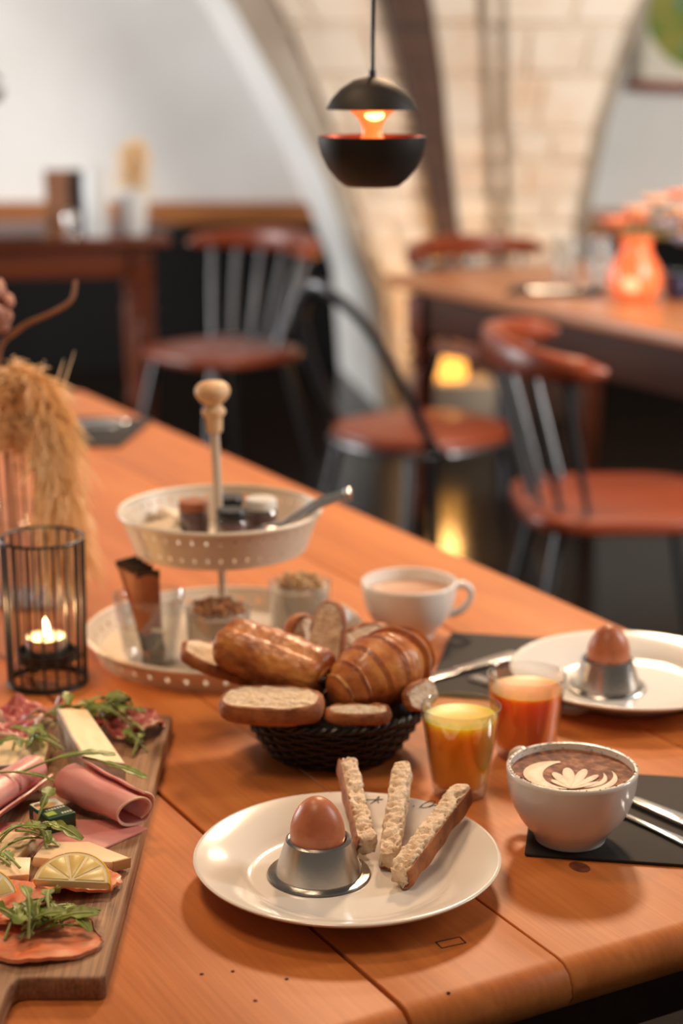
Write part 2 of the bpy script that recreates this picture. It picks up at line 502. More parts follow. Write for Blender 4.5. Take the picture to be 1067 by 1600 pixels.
def slab(poly, z0, z1, bev=0.0, seg=3):
    """closed prism over a 2-D outline with rounded top and bottom edges"""
    n = len(poly)
    loops = []
    if bev > 0:
        for k in range(seg + 1):
            a = math.pi / 2 * k / seg
            loops.append((bev * (1 - math.sin(a)), z0 + bev * (1 - math.cos(a))))
        for k in range(seg + 1):
            a = math.pi / 2 * k / seg
            loops.append((bev * (1 - math.cos(a)), z1 - bev * (1 - math.sin(a))))
    else:
        loops = [(0, z0), (0, z1)]
    V, F = [], []
    for ins, z in loops:
        Q = offset_poly(poly, ins) if ins > 1e-9 else [Vector(p) for p in poly]
        V += [(q.x, q.y, z) for q in Q]
    for k in range(len(loops) - 1):
        for i in range(n):
            j = (i + 1) % n
            F.append((k * n + i, k * n + j, (k + 1) * n + j, (k + 1) * n + i))
    F.append(tuple(range(n)))
    F.append(tuple(range((len(loops) - 1) * n, len(loops) * n)))
    return V, F

def rect(x0, x1, y0, y1, r=0.0, seg=4):
    if r <= 0:
        return [(x0, y0), (x1, y0), (x1, y1), (x0, y1)]
    P = []
    for cx, cy, a in ((x1 - r, y1 - r, 0), (x0 + r, y1 - r, 90), (x0 + r, y0 + r, 180), (x1 - r, y0 + r, 270)):
        for k in range(seg + 1):
            t = R(a + 90 * k / seg)
            P.append((cx + r * math.cos(t), cy + r * math.sin(t)))
    return P

def box(x0, x1, y0, y1, z0, z1, bev=0.0, seg=2):
    return slab(rect(x0, x1, y0, y1), z0, z1, bev, seg)

def grid(fn, nu, nv):
    V = [fn(i / (nu - 1), j / (nv - 1)) for i in range(nu) for j in range(nv)]
    F = [(i * nv + j, i * nv + j + 1, (i + 1) * nv + j + 1, (i + 1) * nv + j) for i in range(nu - 1) for j in range(nv - 1)]
    return V, F

def thick(vf, t):
    """give a sheet thickness along its vertex normals"""
    V, F = vf
    me = bpy.data.meshes.new('tmp')
    me.from_pydata([tuple(v) for v in V], [], F)
    bm = bmesh.new()
    bm.from_mesh(me)
    bmesh.ops.recalc_face_normals(bm, faces=bm.faces)
    bmesh.ops.solidify(bm, geom=bm.faces[:], thickness=t)
    bm.verts.ensure_lookup_table()
    V2 = [v.co.copy() for v in bm.verts]
    F2 = [tuple(v.index for v in f.verts) for f in bm.faces]
    bm.free()
    bpy.data.meshes.remove(me)
    return V2, F2

def join(*vfs):
    V, F = [], []
    for v, f in vfs:
        s = len(V)
        V += list(v)
        F += [tuple(i + s for i in g) for g in f]
    return V, F

def xf(vf, loc=(0, 0, 0), rot=(0, 0, 0), sc=(1, 1, 1)):
    from mathutils import Euler
    m = Matrix.Translation(loc) @ Euler(rot).to_matrix().to_4x4() @ Matrix.Diagonal((*sc, 1))
    return [m @ Vector(v) for v in vf[0]], vf[1]

def nz(p, s, seed=0.0):
    return noise.noise(Vector((p[0] * s + seed, p[1] * s + seed * 1.7, p[2] * s - seed)))

def blob(prof_r, n=24, m=14):
    """unit sphere grid scaled by a function of direction"""
    V, F = [], []
    V, F = lathe([(math.sin(math.pi * i / m), -math.cos(math.pi * i / m)) if 0 < i < m else (0, -1 if i == 0 else 1) for i in range(m + 1)], n)
    return [Vector(v) * prof_r(Vector(v)) for v in V], F

def subsurf(o, lv=1):
    md = o.modifiers.new('subdivision', 'SUBSURF')
    md.levels = lv
    md.render_levels = lv
    return o

# ================================================================== the room
def interp(tab, z):
    if z <= tab[0][0]:
        return tab[0][1]
    for (a, b), (c, d) in zip(tab, tab[1:]):
        if z <= c:
            t = (z - a) / (c - a)
            return b + (d - b) * t
    return tab[-1][1]

def struct(o, label, cat):
    return tag(o, label, cat, None, 'structure')

struct(build('floor', box(-4.5, 4.5, -1.5, 8.6, -0.05, 0.0), 'floor'), 'dark glossy wooden floor under the tables', 'floor')
struct(build('wall_back', box(-4.5, 4.5, 8.2, 8.4, 0.0, 3.0), 'wall'), 'white plastered alcove wall behind the tables', 'wall')

# vaulted stone pier between the two alcoves, leaning outwards as it rises
XO_L = [(0, .17), (.485, .135), (.635, .067), (.98, -.064), (1.293, -.235), (1.6, -.41), (2.0, -.75), (2.4, -1.25), (3.0, -2.3)]
XB_L = [(0, .215), (.485, .19), (.635, .12), (.98, .005), (1.293, -.12), (1.6, -.255), (2.0, -.56), (2.4, -1.0), (3.0, -2.0)]
XR = [(0, .875), (.784, .925), (1.174, .995), (1.6, 1.13), (2.0, 1.36), (2.4, 1.75), (3.0, 2.6)]
ZS = [0, .25, .485, .56, .635, .75, .86, .98, 1.08, 1.19, 1.293, 1.39, 1.5, 1.6, 1.73, 1.86, 2.0, 2.13, 2.26, 2.4, 2.6, 2.8, 3.0]
YF = 7.0
struct(build('wall_pier', grid(lambda u, v: (
    lerp_list([interp(XB_L, v * 3), interp(XR, v * 3)], u), YF + 0.02, v * 3), 14, 40), 'mortar'),
    'rough sandstone pier between the two white alcoves', 'wall')
pier = bpy.data.objects['wall_pier']
def strip(xa, ya, xb, yb, nu=2):
    def f(u, v):
        z = v * 3.0
        return (xa(z) + (xb(z) - xa(z)) * u, ya + (yb - ya) * u, z)
    return grid(f, nu, 46)
struct(build('trim_1', thick(strip(lambda z: interp(XO_L, z), YF + 0.03, lambda z: interp(XB_L, z), YF - 0.02, 4), 0.03), 'plaster2'),
       'grey stone edge band following the arch beside the left alcove', 'arch edge')
struct(build('wall_soffit_left', strip(lambda z: interp(XO_L, z) - 0.20, 8.25, lambda z: interp(XO_L, z), YF + 0.03, 6), 'wall'),
       'white plastered reveal curving up from the left alcove', 'wall')
struct(build('wall_soffit_right', strip(lambda z: interp(XR, z) + 0.17, 8.25, lambda z: interp(XR, z) + 0.02, YF + 0.03, 6), 'wall'),
       'white plastered reveal at the edge of the right alcove', 'wall')
struct(build('trim_2', thick(strip(lambda z: interp(XR, z) - 0.012, YF - 0.01, lambda z: interp(XR, z) + 0.022, YF + 0.03, 3), 0.02), 'plaster2'),
       'thin grey stone edge beside the right alcove', 'arch edge')
# leaning old beam
BL = [(0, .50), (.71, .375), (1.1, .29), (1.35, .235), (1.6, .165), (2.0, .04), (3.0, -.35)]
BR = [(0, .575), (.71, .455), (1.1, .405), (1.35, .375), (1.6, .335), (2.0, .23), (3.0, -.12)]
def beam_fn(u, v):
    z = v * 2.95
    xl, xr = interp(BL, z), interp(BR, z)
    a = 2 * math.pi * u + math.pi / 4
    sq = lambda t: max(-1, min(1, 1.25 * t))
    x = (xl + xr) / 2 + (xr - xl) / 2 * sq(math.cos(a)) + 0.008 * nz((u * 3, z, 0), 4)
    return (x, YF - 0.03 + 0.075 * sq(math.sin(a)) + 0.006 * nz((u * 3, z, 5), 5), z)
bv, bf = grid(beam_fn, 25, 40)
struct(build('trim_3', (bv, bf), 'beam', smooth=50), 'dark brown old timber beam leaning against the stone pier', 'beam')

# individual stones, proud of the mortar
def stone(z0, z1, xl, xr):
    g = 0.003
    out = []
    ins = 0.016
    V, F = [], []
    zm = [z0 + g, z0 + g + ins, z1 - g - ins, z1 - g]
    pr_ = random.uniform(-0.004, 0.012)
    for k, z in enumerate(zm):
        a, b = xl(z) + g, xr(z) - g
        for j, x in enumerate((a, a + ins, b - ins, b)):
            edge = k in (0, 3) or j in (0, 3)
            V.append((x + random.uniform(-.003, .003), YF + (0.022 if edge else -pr_ + random.uniform(-.004, .004)), z + random.uniform(-.003, .003)))
    for k in range(3):
        for j in range(3):
            F.append((k * 4 + j, k * 4 + j + 1, (k + 1) * 4 + j + 1, (k + 1) * 4 + j))
    return V, F
z = 0.0
row = 0
while z < 2.9:
    h = random.uniform(0.09, 0.22)
    z1 = min(z + h, 2.98)
    for (fl, fr, n) in ((lambda q: interp(XB_L, q), lambda q: interp(BL, q) + 0.01, 2), (lambda q: interp(BR, q) - 0.01, lambda q: interp(XR, q), 3)):
        cuts = [0.0]
        for k in range(1, n):
            cuts.append((k + random.uniform(-.3, .3) + (0.2 if row % 2 else -0.2)) / n)
        cuts.append(1.0)
        for a, b in zip(cuts, cuts[1:]):
            build('stone', stone(z, z1, lambda q, a=a, fl=fl, fr=fr: fl(q) + (fr(q) - fl(q)) * a,
                                 lambda q, b=b, fl=fl, fr=fr: fl(q) + (fr(q) - fl(q)) * b), 'stone', pier, smooth=30)
    z = z1
    row += 1
# plastered pipes running up the pier
for k, (xa, xb) in enumerate(((.63, .47), (.68, .555))):
    pth = [(xa + (xb - xa) * t - 0.05 * t * t * (t - .5), YF - 0.02, 0.02 + t * 2.9) for t in [i / 24 for i in range(25)]]
    struct(build('trim_%d' % (4 + k), tube(pth, 0.013, 8), 'plaster2'), 'thin plastered pipe running up the stone pier', 'pipe')['group'] = 'pipes on the stone pier'

struct(build('trim_10', slab([(.30, YF - .07), (.93, YF - .07), (.93, YF + .02), (.30, YF + .02)], 0, .60, .006, 2), 'table_dark'), 'dark panel added to darken the foot of the stone pier', 'panelling')  # added panel: stands in for the shade at the pier foot and its reflection
# wainscot and wooden rails in the alcoves
struct(build('trim_6', box(-4.5, 0.3, 8.12, 8.2, 0.0, 0.665), 'black'), 'black wainscot panelling below the wooden rail of the left alcove', 'wainscot')
struct(build('trim_7', box(-4.5, 0.25, 8.08, 8.2, 0.66, 0.755, 0.01), 'rail'), 'orange brown wooden rail along the left alcove wall', 'rail')
struct(build('trim_8', box(0.85, 4.5, 8.12, 8.2, 0.0, 0.62), 'black'), 'black wainscot panelling below the wooden rail of the right alcove', 'wainscot')
struct(build('trim_9', box(0.85, 4.5, 8.08, 8.2, 0.60, 0.72, 0.01), 'rail'), 'orange brown wooden rail along the right alcove wall', 'rail')

# picture in the right alcove
pic = thing('framed_picture', 'framed botanical print of a green plant on the white alcove wall', 'picture', (1.68, 8.15, 1.28), rot=(0, R(2.5), 0))
build('backing', xf(slab(rect(-.36, .36, 0.0, .95), -.012, .012), rot=(R(90), 0, 0)), 'paper', pic)
for nm, b in (('frame_side', (-.385, -.345, -.02, .97)), ('frame_side', (.345, .385, -.02, .97)), ('frame_bottom', (-.40, .40, -.045, .0)), ('frame_top', (-.40, .40, .95, .99))):
    build(nm, xf(slab(rect(*b), -.03, .03, .004, 2), rot=(R(90), 0, 0)), 'seat' if nm == 'frame_bottom' else 'plaster2', pic)
pv = [(.0 + .28 * math.sin(2 * math.pi * k / 40) * (1.05 if 1 else 1), .27 - .22 * math.cos(2 * math.pi * k / 40)) for k in range(40)]
pv = [(x * (0.72 + 0.55 * y) - .10, y) for x, y in pv]
build('plant_print', xf(slab(pv, .0122, .014), rot=(R(90), 0, 0)), 'leafprint', pic)
for k in range(14):
    a = 2 * math.pi * k / 14
    cx, cy = -.10 + 0.15 * math.cos(a) * random.uniform(.4, 1), .27 + .14 * math.sin(a)
    lf = [(cx + .05 * math.cos(t) * math.cos(a) - .02 * math.sin(t) * math.sin(a), cy + .05 * math.cos(t) * math.sin(a) + .02 * math.sin(t) * math.cos(a)) for t in [2 * math.pi * q / 12 for q in range(12)]]
    build('leaf_print', xf(slab(lf, .0142, .0152), rot=(R(90), 0, 0)), 'tealprint' if k % 3 == 0 else 'leafprint', pic)
build('print_band', xf(slab(rect(-.34, .34, .56, .68), .0122, .014), rot=(R(90), 0, 0)), 'tealprint', pic)

# ================================================================== main table
TA = R(-61)
d_ = Vector((math.cos(TA), math.sin(TA), 0))
n_ = Vector((-math.sin(TA), math.cos(TA), 0))
X0, X1, Y1 = -3.29, -0.932, 1.232
WID = 0.93
cx, cy = (X0 + X1) / 2, Y1 - WID / 2
table = thing('dining_table', 'long honey-coloured pine plank table laid for breakfast', 'table', tuple(d_ * cx + n_ * cy), TA)
hl = (X1 - X0) / 2
TH = 0.036
prof = [(-hl + .006, 0), (hl - .012, 0), (hl - .004, .006), (hl, .014), (hl - .001, .022), (hl - .005, .030), (hl - .013, .0350), (hl - .022, TH), (-hl + .012, TH), (-hl + .003, .030), (-hl, .02), (-hl + .001, .006)]
bounds = [Y1 - WID, .573, .708, 1.05, Y1]
for k, (a, b) in enumerate(zip(bounds, bounds[1:])):
    g1 = .0018 if abs(b - .573) < 1e-6 else .0006
    g0 = .0018 if abs(a - .573) < 1e-6 else .0006
    if k == len(bounds) - 2:
        g1 = 0
    V, F = slab(prof, a + g0 - cy, b - g1 - cy, 0.005 if k == len(bounds) - 2 else 0.0012, 3)
    build('plank', ([(x, y, 0.75 - TH + z) for x, z, y in V], F), 'table', table, smooth=35)
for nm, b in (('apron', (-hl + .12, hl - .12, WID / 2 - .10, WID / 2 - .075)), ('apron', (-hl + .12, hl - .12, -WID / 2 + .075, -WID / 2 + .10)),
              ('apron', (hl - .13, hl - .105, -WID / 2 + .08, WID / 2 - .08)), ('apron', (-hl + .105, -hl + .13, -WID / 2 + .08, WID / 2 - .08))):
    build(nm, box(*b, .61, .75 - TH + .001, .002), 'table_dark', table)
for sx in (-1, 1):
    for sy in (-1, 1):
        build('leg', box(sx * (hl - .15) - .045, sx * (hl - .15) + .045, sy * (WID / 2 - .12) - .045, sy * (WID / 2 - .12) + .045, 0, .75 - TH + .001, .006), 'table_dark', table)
def tl(p):
    """world point on the table to the table's own frame"""
    v = Vector(p)
    return (v.dot(d_) - cx, v.dot(n_) - cy)
for p, r in (((-.100, 1.152), .0018), ((-.078, 1.156), .0017), ((-.039, 1.145), .0018), ((-.060, 1.115), .0018), ((.075, 1.126), .0015)):
    x, y = tl((p[0], p[1], 0))
    build('nail_hole', xf(lathe([(0, .7496), (r, .7496), (r * .8, .7503), (0, .7503)], 10), (x, y, 0)), 'crack', table)
x, y = tl((.193, 1.326, 0))
build('knot', xf(lathe([(0, .7496), (.011, .7496), (.0105, .7502), (0, .7503)], 20), (x, y, 0), sc=(1.0, .7, 1)), 'knot', table)
x, y = tl((-.012, 1.215, 0))
# a repaired patch outlined in the wood
x, y = tl((.081, 1.199, 0))
for q in ((-.010, .010, -.0055, -.0045), (-.010, .010, .0045, .0055), (-.0105, -.0095, -.005, .005), (.0095, .0105, -.005, .005)):
    build('patch_line', xf(box(*q, .7497, .7503), (x, y, 0), (0, 0, R(85))), 'crack', table)

# ================================================================== chairs
def spindle_chair(label, loc, face, zr=0.80, nspin=7, group=None):
    t = thing('spindle_back_chair', label, 'chair', loc, R(face), group)
    out = []
    for k in range(36):
        a = 2 * math.pi * k / 36
        ca, sa = math.cos(a), math.sin(a)
        e = 0.55
        out.append((0.225 * math.copysign(abs(ca) ** e, ca), (0.225 - 0.012 * ca) * math.copysign(abs(sa) ** e, sa)))
    build('seat', slab(out, .425, .46, .013, 4), 'seat', t)
    for sx, sy in ((1, 1), (1, -1), (-1, 1), (-1, -1)):
        build('leg', tube([(sx * .15, sy * .15, .43), (sx * .235, sy * .215, 0.0)], [.0135, .010], 10), 'gunmetal', t)
    def rl(a):
        return Vector((-.10 - .185 * math.cos(a), .285 * math.sin(a), zr - .02 + .012 * math.cos(a)))
    V, F = [], []
    A = [R(-92 + 184 * i / 36) for i in range(37)]
    n = 12
    for i, a in enumerate(A):
        p = rl(a)
        tg = (rl(a + .01) - rl(a - .01)).normalized()
        nrm = Vector((tg.y, -tg.x, 0)).normalized()
        endk = min(1, 0.35 + min(i, 36 - i) / 3.0 * 0.65) if min(i, 36 - i) < 3 else 1
        hh = (.026 + .014 * max(0, math.cos(a)) ** 2) * endk
        ww = (.026 - .006 * max(0, math.cos(a))) * endk
        for k in range(n):
            g = 2 * math.pi * k / n
            cg, sg = math.cos(g), math.sin(g)
            V.append(p + nrm * (ww * math.copysign(abs(cg) ** .7, cg)) + Vector((0, 0, hh * math.copysign(abs(sg) ** .7, sg))))
    for i in range(36):
        for k in range(n):
            F.append((i * n + k, i * n + (k + 1) % n, (i + 1) * n + (k + 1) % n, (i + 1) * n + k))
    F.append(tuple(range(n)))
    F.append(tuple(range(36 * n, 37 * n)))
    build('top_rail', (V, F), 'seat', t, smooth=60)
    for k in range(nspin):
        a = R(-66 + 132 * k / (nspin - 1))
        top = rl(a) - Vector((0, 0, .01))
        bot = Vector((-.03 - .165 * math.cos(a), .185 * math.sin(a), .455))
        build('spindle', tube([bot, (bot + top) / 2, top], [.007, .0095, .008], 10), 'gunmetal', t)
        build('ferrule', xf(lathe([(0, 0), (.012, 0), (.011, .006), (0, .007)], 14), (bot.x, bot.y, .4595)), 'gunmetal', t)
    return t

spindle_chair('red-brown spindle-back chair pulled up to the long side of the far oak table', (.605, 3.78, 0), 3, .80)
spindle_chair('dark red-brown spindle-back chair in front of the black wainscot', (-.40, 5.83, 0), 222, .80)
spindle_chair('spindle-back chair with glossy rail at the end of the oak table beside the stone pier', (.545, 5.95, 0), -50, .765)
spindle_chair('spindle-back chair pushed under the far side of the oak table', (1.45, 5.05, 0), 209, .80)

# bow-back armless chair in the aisle
t = thing('bow_back_chair', 'chair with a bent dark metal hoop back and round brown seat in the aisle', 'chair', (.14, 4.50, 0), R(35))
def sup(r, a, e=.8):
    return (.085 + r * math.copysign(abs(math.cos(a)) ** e, math.cos(a)), .97 * r * math.copysign(abs(math.sin(a)) ** e, math.sin(a)))
ring_a = [2 * math.pi * k / 40 for k in range(40)]
build('seat', slab([sup(.222, a) for a in ring_a], .425, .46, .013, 4), 'seat', t)
for sx, sy in ((1, 1), (1, -1), (-1, 1), (-1, -1)):
    build('leg', tube([(.085 + sx * .15, sy * .15, .43), (.085 + sx * .225, sy * .215, 0.0)], [.015, .012], 10), 'gunmetal', t)
hoop = smooth_prof([(.0, -.205, .425), (-.05, -.205, .47), (-.125, -.195, .61), (-.20, -.135, .765), (-.24, 0, .84), (-.20, .135, .765), (-.125, .195, .61), (-.05, .205, .47), (.0, .205, .425)], 6)
build('hoop_back', tube(hoop, .021, 12, flat=.55), 'gunmetal', t)
build('seat_band', tube([(*sup(.225, a), .428) for a in ring_a], .008, 8, closed=True), 'gunmetal', t)

# ================================================================== back tables
def turned_leg(parent, x, y, mat, h=.66, s=1.0):
    pf = [(0, 0), (.018, 0), (.022, .03), (.030, .06), (.022, .09), (.027, .13), (.033, .30), (.036, .42), (.026, .47), (.037, .485), (.037, .505), (.026, .52), (.034, .56), (.034, h - .10), (0, h - .10)]
    build('leg', join(xf(lathe([(r * s, z) for r, z in pf], 20), (x, y, 0)), box(x - .037, x + .037, y - .037, y + .037, h - .11, h + .02, .003)), mat, parent, smooth=30)

lt = thing('dining_table', 'dark red-brown table with turned legs before the white alcove wall', 'table', (-1.29, 6.70, 0), R(10))
build('tabletop', slab(rect(-.62, .62, -.42, .42, .03), .735, .765, .01), 'mahogany', lt)
for b in ((-.53, .53, -.35, -.325), (-.53, .53, .325, .35), (-.53, -.505, -.35, .35), (.505, .53, -.35, .35)):
    build('apron', box(*b, .62, .736, .003), 'mahogany', lt)
for sx in (-1, 1):
    for sy in (-1, 1):
        turned_leg(lt, sx * .52, sy * .34, 'mahogany', .70, 1.15)

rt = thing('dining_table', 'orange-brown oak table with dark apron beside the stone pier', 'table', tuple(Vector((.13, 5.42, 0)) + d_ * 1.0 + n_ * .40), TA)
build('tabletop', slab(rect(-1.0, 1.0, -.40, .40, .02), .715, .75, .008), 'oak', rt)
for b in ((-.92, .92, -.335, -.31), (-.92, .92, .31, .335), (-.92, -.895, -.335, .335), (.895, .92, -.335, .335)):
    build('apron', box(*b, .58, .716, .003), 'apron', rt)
for sx in (-1, 1):
    for sy in (-1, 1):
        turned_leg(rt, sx * .90, sy * .32, 'mahogany', .67)
# ================================================================== tableware on the main table
T = 0.75
def orient(normal, axis):
    z_ = Vector(normal).normalized()
    x_ = Vector(axis)
    x_ = (x_ - z_ * x_.dot(z_)).normalized()
    y_ = z_.cross(x_)
    return Matrix((x_, y_, z_)).transposed().to_euler()

PLATE = [(0, .004), (.066, .004), (.068, .0), (.073, .0), (.076, .004), (.088, .0105), (.104, .0165), (.1185, .0215), (.1212, .0233), (.1218, .0248), (.1208, .0258), (.1185, .0255),
         (.104, .0205), (.090, .0150), (.0845, .0118), (.080, .0085), (.074, .0072), (.060, .0068), (0, .0068)]
def plate(label, loc, rotz=0):
    t = thing('dinner_plate', label, 'plate', loc, rotz)
    p = build('dish', lathe(PLATE, 96), 'china', t, smooth=60)
    return t

def ribbon_stroke(parent, pts, wd=.0009):
    """a flat handwritten stroke lying on the sloping plate rim"""
    P = smooth_prof([(x, y, 0) for x, y in pts], 6)
    V, F = [], []
    for i, p in enumerate(P):
        tg = (P[min(i + 1, len(P) - 1)] - P[max(i - 1, 0)])
        tg = tg.normalized() if tg.length > 1e-9 else Vector((1, 0, 0))
        nn = Vector((-tg.y, tg.x, 0)) * wd * .5
        for q in (p + nn, p - nn):
            r = math.hypot(q.x, q.y)
            zz = .0150 + (r - .090) * (.0205 - .0150) / .014 if r < .104 else .0205 + (r - .104) * (.0255 - .0205) / .0145
            V.append((q.x, q.y, zz + .0003))
    for i in range(len(P) - 1):
        F.append((2 * i, 2 * i + 1, 2 * i + 3, 2 * i + 2))
    return build('inscription', (V, F), 'ink', parent)

pl1 = plate('white china plate with a boiled egg and toast fingers near the table corner', (.0045, 1.2985, T))
# handwritten motif on the rim, partly covered by the toast
for st in ([(.010, .1085), (.018, .1095), (.030, .1085)], [(.020, .1045), (.024, .108), (.0275, .1125), (.0265, .107), (.027, .1045)],
           [(.0215, .1055), (.026, .1085), (.031, .109)], [(.056, .095), (.0568, .0965)], [(.0610, .0925), (.0650, .0965), (.0705, .0985), (.0745, .0965), (.0715, .0930), (.0660, .0915), (.0625, .0930)], [(.0690, .0910), (.0730, .0925), (.0755, .0910)]):
    ribbon_stroke(pl1, st)
pl2 = plate('white china plate with one boiled egg on the dark mat behind the juice', (.295, 1.733, T + .003))

CUPP = [(0, .002), (.0335, .002), (.0345, .0035), (.0262, .0305), (.0240, .0318), (.0222, .0312), (.0205, .024), (.012, .012), (0, .0095)]
FLANGE = [(0, .0), (.0405, .0), (.0415, .0010), (.0405, .0022), (.0355, .0026), (.0335, .0036), (0, .0036)]
EGGP = []
for i in range(25):
    a = math.pi * i / 24
    zz = -math.cos(a)
    rr = math.sin(a) * (1 - 0.10 * zz)
    EGGP.append((max(0.0, .0218 * rr if 0 < i < 24 else 0.0), .029 + .0285 * zz))
def egg_in_cup(loc, l1, l2, rz):
    c = thing('egg_cup', l1, 'egg cup', loc, rz)
    build('cup', lathe(CUPP, 64), 'steel', c, smooth=30)
    build('flange', lathe(FLANGE, 64), 'steel', c, smooth=30)
    e = build('egg', lathe(EGGP, 48), 'egg', None, (loc[0], loc[1], loc[2] + .0098), (R(3), R(-3), rz), smooth=80)
    tag(e, l2, 'egg')
    return c
egg_in_cup((-.018, 1.299, T + .0068), 'brushed steel egg cup on the plate with the toast fingers', 'brown boiled egg standing beside the toast fingers', 0.3)
egg_in_cup((.272, 1.727, T + .0098), 'brushed steel egg cup on the plate behind the blood orange juice', 'brown boiled egg on the plate without toast', 1.1)
# water drops on the nearer egg
for a, zz in ((-95, .044), (-75, .049), (-120, .047), (-60, .041), (-85, .040)):
    rr = next(r for r, q in EGGP if q >= zz)
    dr = build('water_drop', blob(lambda v: .0009, 8, 6), 'glass', bpy.data.objects['egg'], (rr * math.cos(R(a)), rr * math.sin(R(a)), zz))

# ---- toast fingers
def toast_finger(label, a, b, w_, h_, seed, crust_a):
    a, b = Vector(a), Vector(b)
    L = (b - a).length
    t = thing('toast_finger', label, 'bread', tuple((a + b) / 2), group='toast fingers on the front plate', rot=orient(Vector((0, 0, 1)) - (b - a).normalized() * (b - a).normalized().z, b - a))
    def ring(off, a0, a1, n, full):
        V, F = [], []
        m = 80
        for i in range(m):
            u = i / (m - 1)
            x = -L / 2 + L * u
            e = .82 + .18 * min(1.0, min(u, 1 - u) / .03)
            wv = 1 + .10 * nz((u * 4, 0, 0), 1.3, seed)
            for k in range(n):
                g = a0 + (a1 - a0) * k / (n if full else n - 1)
                cg, sg = math.cos(g), math.sin(g)
                y = w_ / 2 * math.copysign(abs(cg) ** .5, cg) * wv
                z = h_ / 2 * math.copysign(abs(sg) ** .5, sg) * wv
                p = Vector((x, y, z))
                dsp = .0008 * nz(p, 260, seed) + .0014 * nz(p, 90, seed + 3)
                if full:
                    pit = nz(p, 330, seed + 9)
                    if pit > .12:
                        dsp -= (pit - .12) * .006
                    pit = nz(p, 170, seed + 19)
                    if pit > .18:
                        dsp -= (pit - .18) * .009
                else:
                    dsp = .0012 * nz(p, 60, seed) + off
                k2 = e * (1 + dsp / max(w_, h_) * 2)
                V.append((x + (.004 * nz((y, z, seed), 130) if e < 1 else 0), y * k2, z * k2))
        for i in range(m - 1):
            for k in range(n if full else n - 1):
                F.append((i * n + k, i * n + (k + 1) % n, (i + 1) * n + (k + 1) % n, (i + 1) * n + k))
        if full:
            F.append(tuple(range(n)))
            F.append(tuple(range((m - 1) * n, m * n)))
        return V, F
    build('crumb', ring(0, 0, 2 * math.pi, 48, True), 'crumb', t, smooth=80)
    build('crust', thick(ring(.0016, R(crust_a[0]), R(crust_a[1]), 14, False), .0012), 'crust', t, smooth=60)
    return t
toast_finger('toast finger standing closest to the egg on the plate', (.0205, 1.321, T + .0205), (.005, 1.428, T + .0470), .0165, .018, 1.0, (-45, 45))
toast_finger('knobbly middle toast finger on the front plate', (.0372, 1.300, T + .0175), (.0520, 1.416, T + .0480), .0170, .019, 5.0, (235, 305))
toast_finger('toast finger with a long brown crust edge turned away from the egg', (.0445, 1.272, T + .0175), (.1010, 1.376, T + .0445), .0175, .019, 9.0, (150, 265))

# ---- cups
CUPB = [(0, .003), (.024, .003), (.0255, .0), (.0290, .0), (.0300, .003), (.0335, .0085), (.0420, .0190), (.0490, .0325), (.0528, .0470), (.0542, .0600), (.0545, .0632), (.0532, .0645), (.0512, .0640),
        (.0505, .0600), (.0488, .0475), (.0450, .0340), (.0380, .0215), (.0290, .0120), (.018, .0085), (0, .008)]
CUPB = smooth_prof([(r, 0, z) for r, z in CUPB[:10]], 4)[:-1] + [Vector((r, 0, z)) for r, z in CUPB[9:]]
CUPB = [(max(0, v.x), v.z) for v in CUPB]
CUPB[0] = (0, CUPB[0][1])
def cup(label, loc, ang, level, liquid, name='coffee_cup'):
    t = thing(name, label, 'cup', loc, R(ang))
    build('bowl', lathe(CUPB, 72), 'china2', t, smooth=60)
    h = smooth_prof([(.0520, 0, .0565), (.0620, 0, .0580), (.0700, 0, .0510), (.0690, 0, .0390), (.0600, 0, .0280), (.0455, 0, .0225)], 6)
    build('handle', tube(h, [.0048, .0042, .004, .004, .0045, .005], 12, flat=1.3, up=(0, 1, 0)), 'china2', t, smooth=70)
    rr = .0505 - (.0600 - level) * .13
    build('drink', lathe([(0, level - .006), (rr - .003, level - .006), (rr + .0006, level + .0003), (rr - .0012, level - .0004), (0, level)], 56), liquid, t, smooth=50)
    return t
cap = cup('white cappuccino cup with cocoa and leaf latte art on a dark mat', (.191, 1.375, T + .0035), 128, .0585, 'cocoa', 'cappuccino_cup')
cup('white cup of milky cocoa with its handle out beside the dark mat', (.0765, 1.927, T), 5, .0510, 'tea', 'cocoa_cup')
# latte art: swirl and leaf of milk foam lying on the cocoa
cap_rz = R(128)
def foam_shape(pts, zz=.0590):
    c, s = math.cos(-cap_rz), math.sin(-cap_rz)
    P = [(1.18 * (x * c - y * s), 1.18 * (x * s + y * c)) for x, y in pts]
    build('latte_art', slab(P, zz - .0006, zz + .0002, .0003, 2), 'foam', cap, smooth=50)
def petal(cx_, cy_, ang, L, W):
    out = []
    for k in range(20):
        a = 2 * math.pi * k / 20
        x = L * .5 * math.cos(a)
        y = W * .5 * math.sin(a) * (0.45 + .55 * (x / L + .5))
        x += L * .5
        out.append((cx_ + x * math.cos(ang) - y * math.sin(ang), cy_ + x * math.sin(ang) + y * math.cos(ang)))
    return out
bx, by = -.004, -.030
for ang, L, W in ((128, .020, .007), (108, .030, .0095), (88, .037, .011), (68, .037, .0095), (48, .032, .0075), (30, .024, .006)):
    foam_shape(petal(bx, by, R(ang), L, W), .0590 + random.uniform(0, .0003))
def arc_band(cx_, cy_, rx, ry, a0, a1, w0, w1):
    o, i_ = [], []
    for k in range(25):
        u = k / 24
        a = R(a0 + (a1 - a0) * u)
        wv = (w0 + (w1 - w0) * u) * math.sin(math.pi * min(1, max(.06, u * .94 + .03)))
        o.append((cx_ + (rx + wv / 2) * math.cos(a), cy_ + (ry + wv / 2) * math.sin(a)))
        i_.append((cx_ + (rx - wv / 2) * math.cos(a), cy_ + (ry - wv / 2) * math.sin(a)))
    return o + i_[::-1]
foam_shape(arc_band(-.004, -.006, .024, .024, 95, 262, .017, .010))
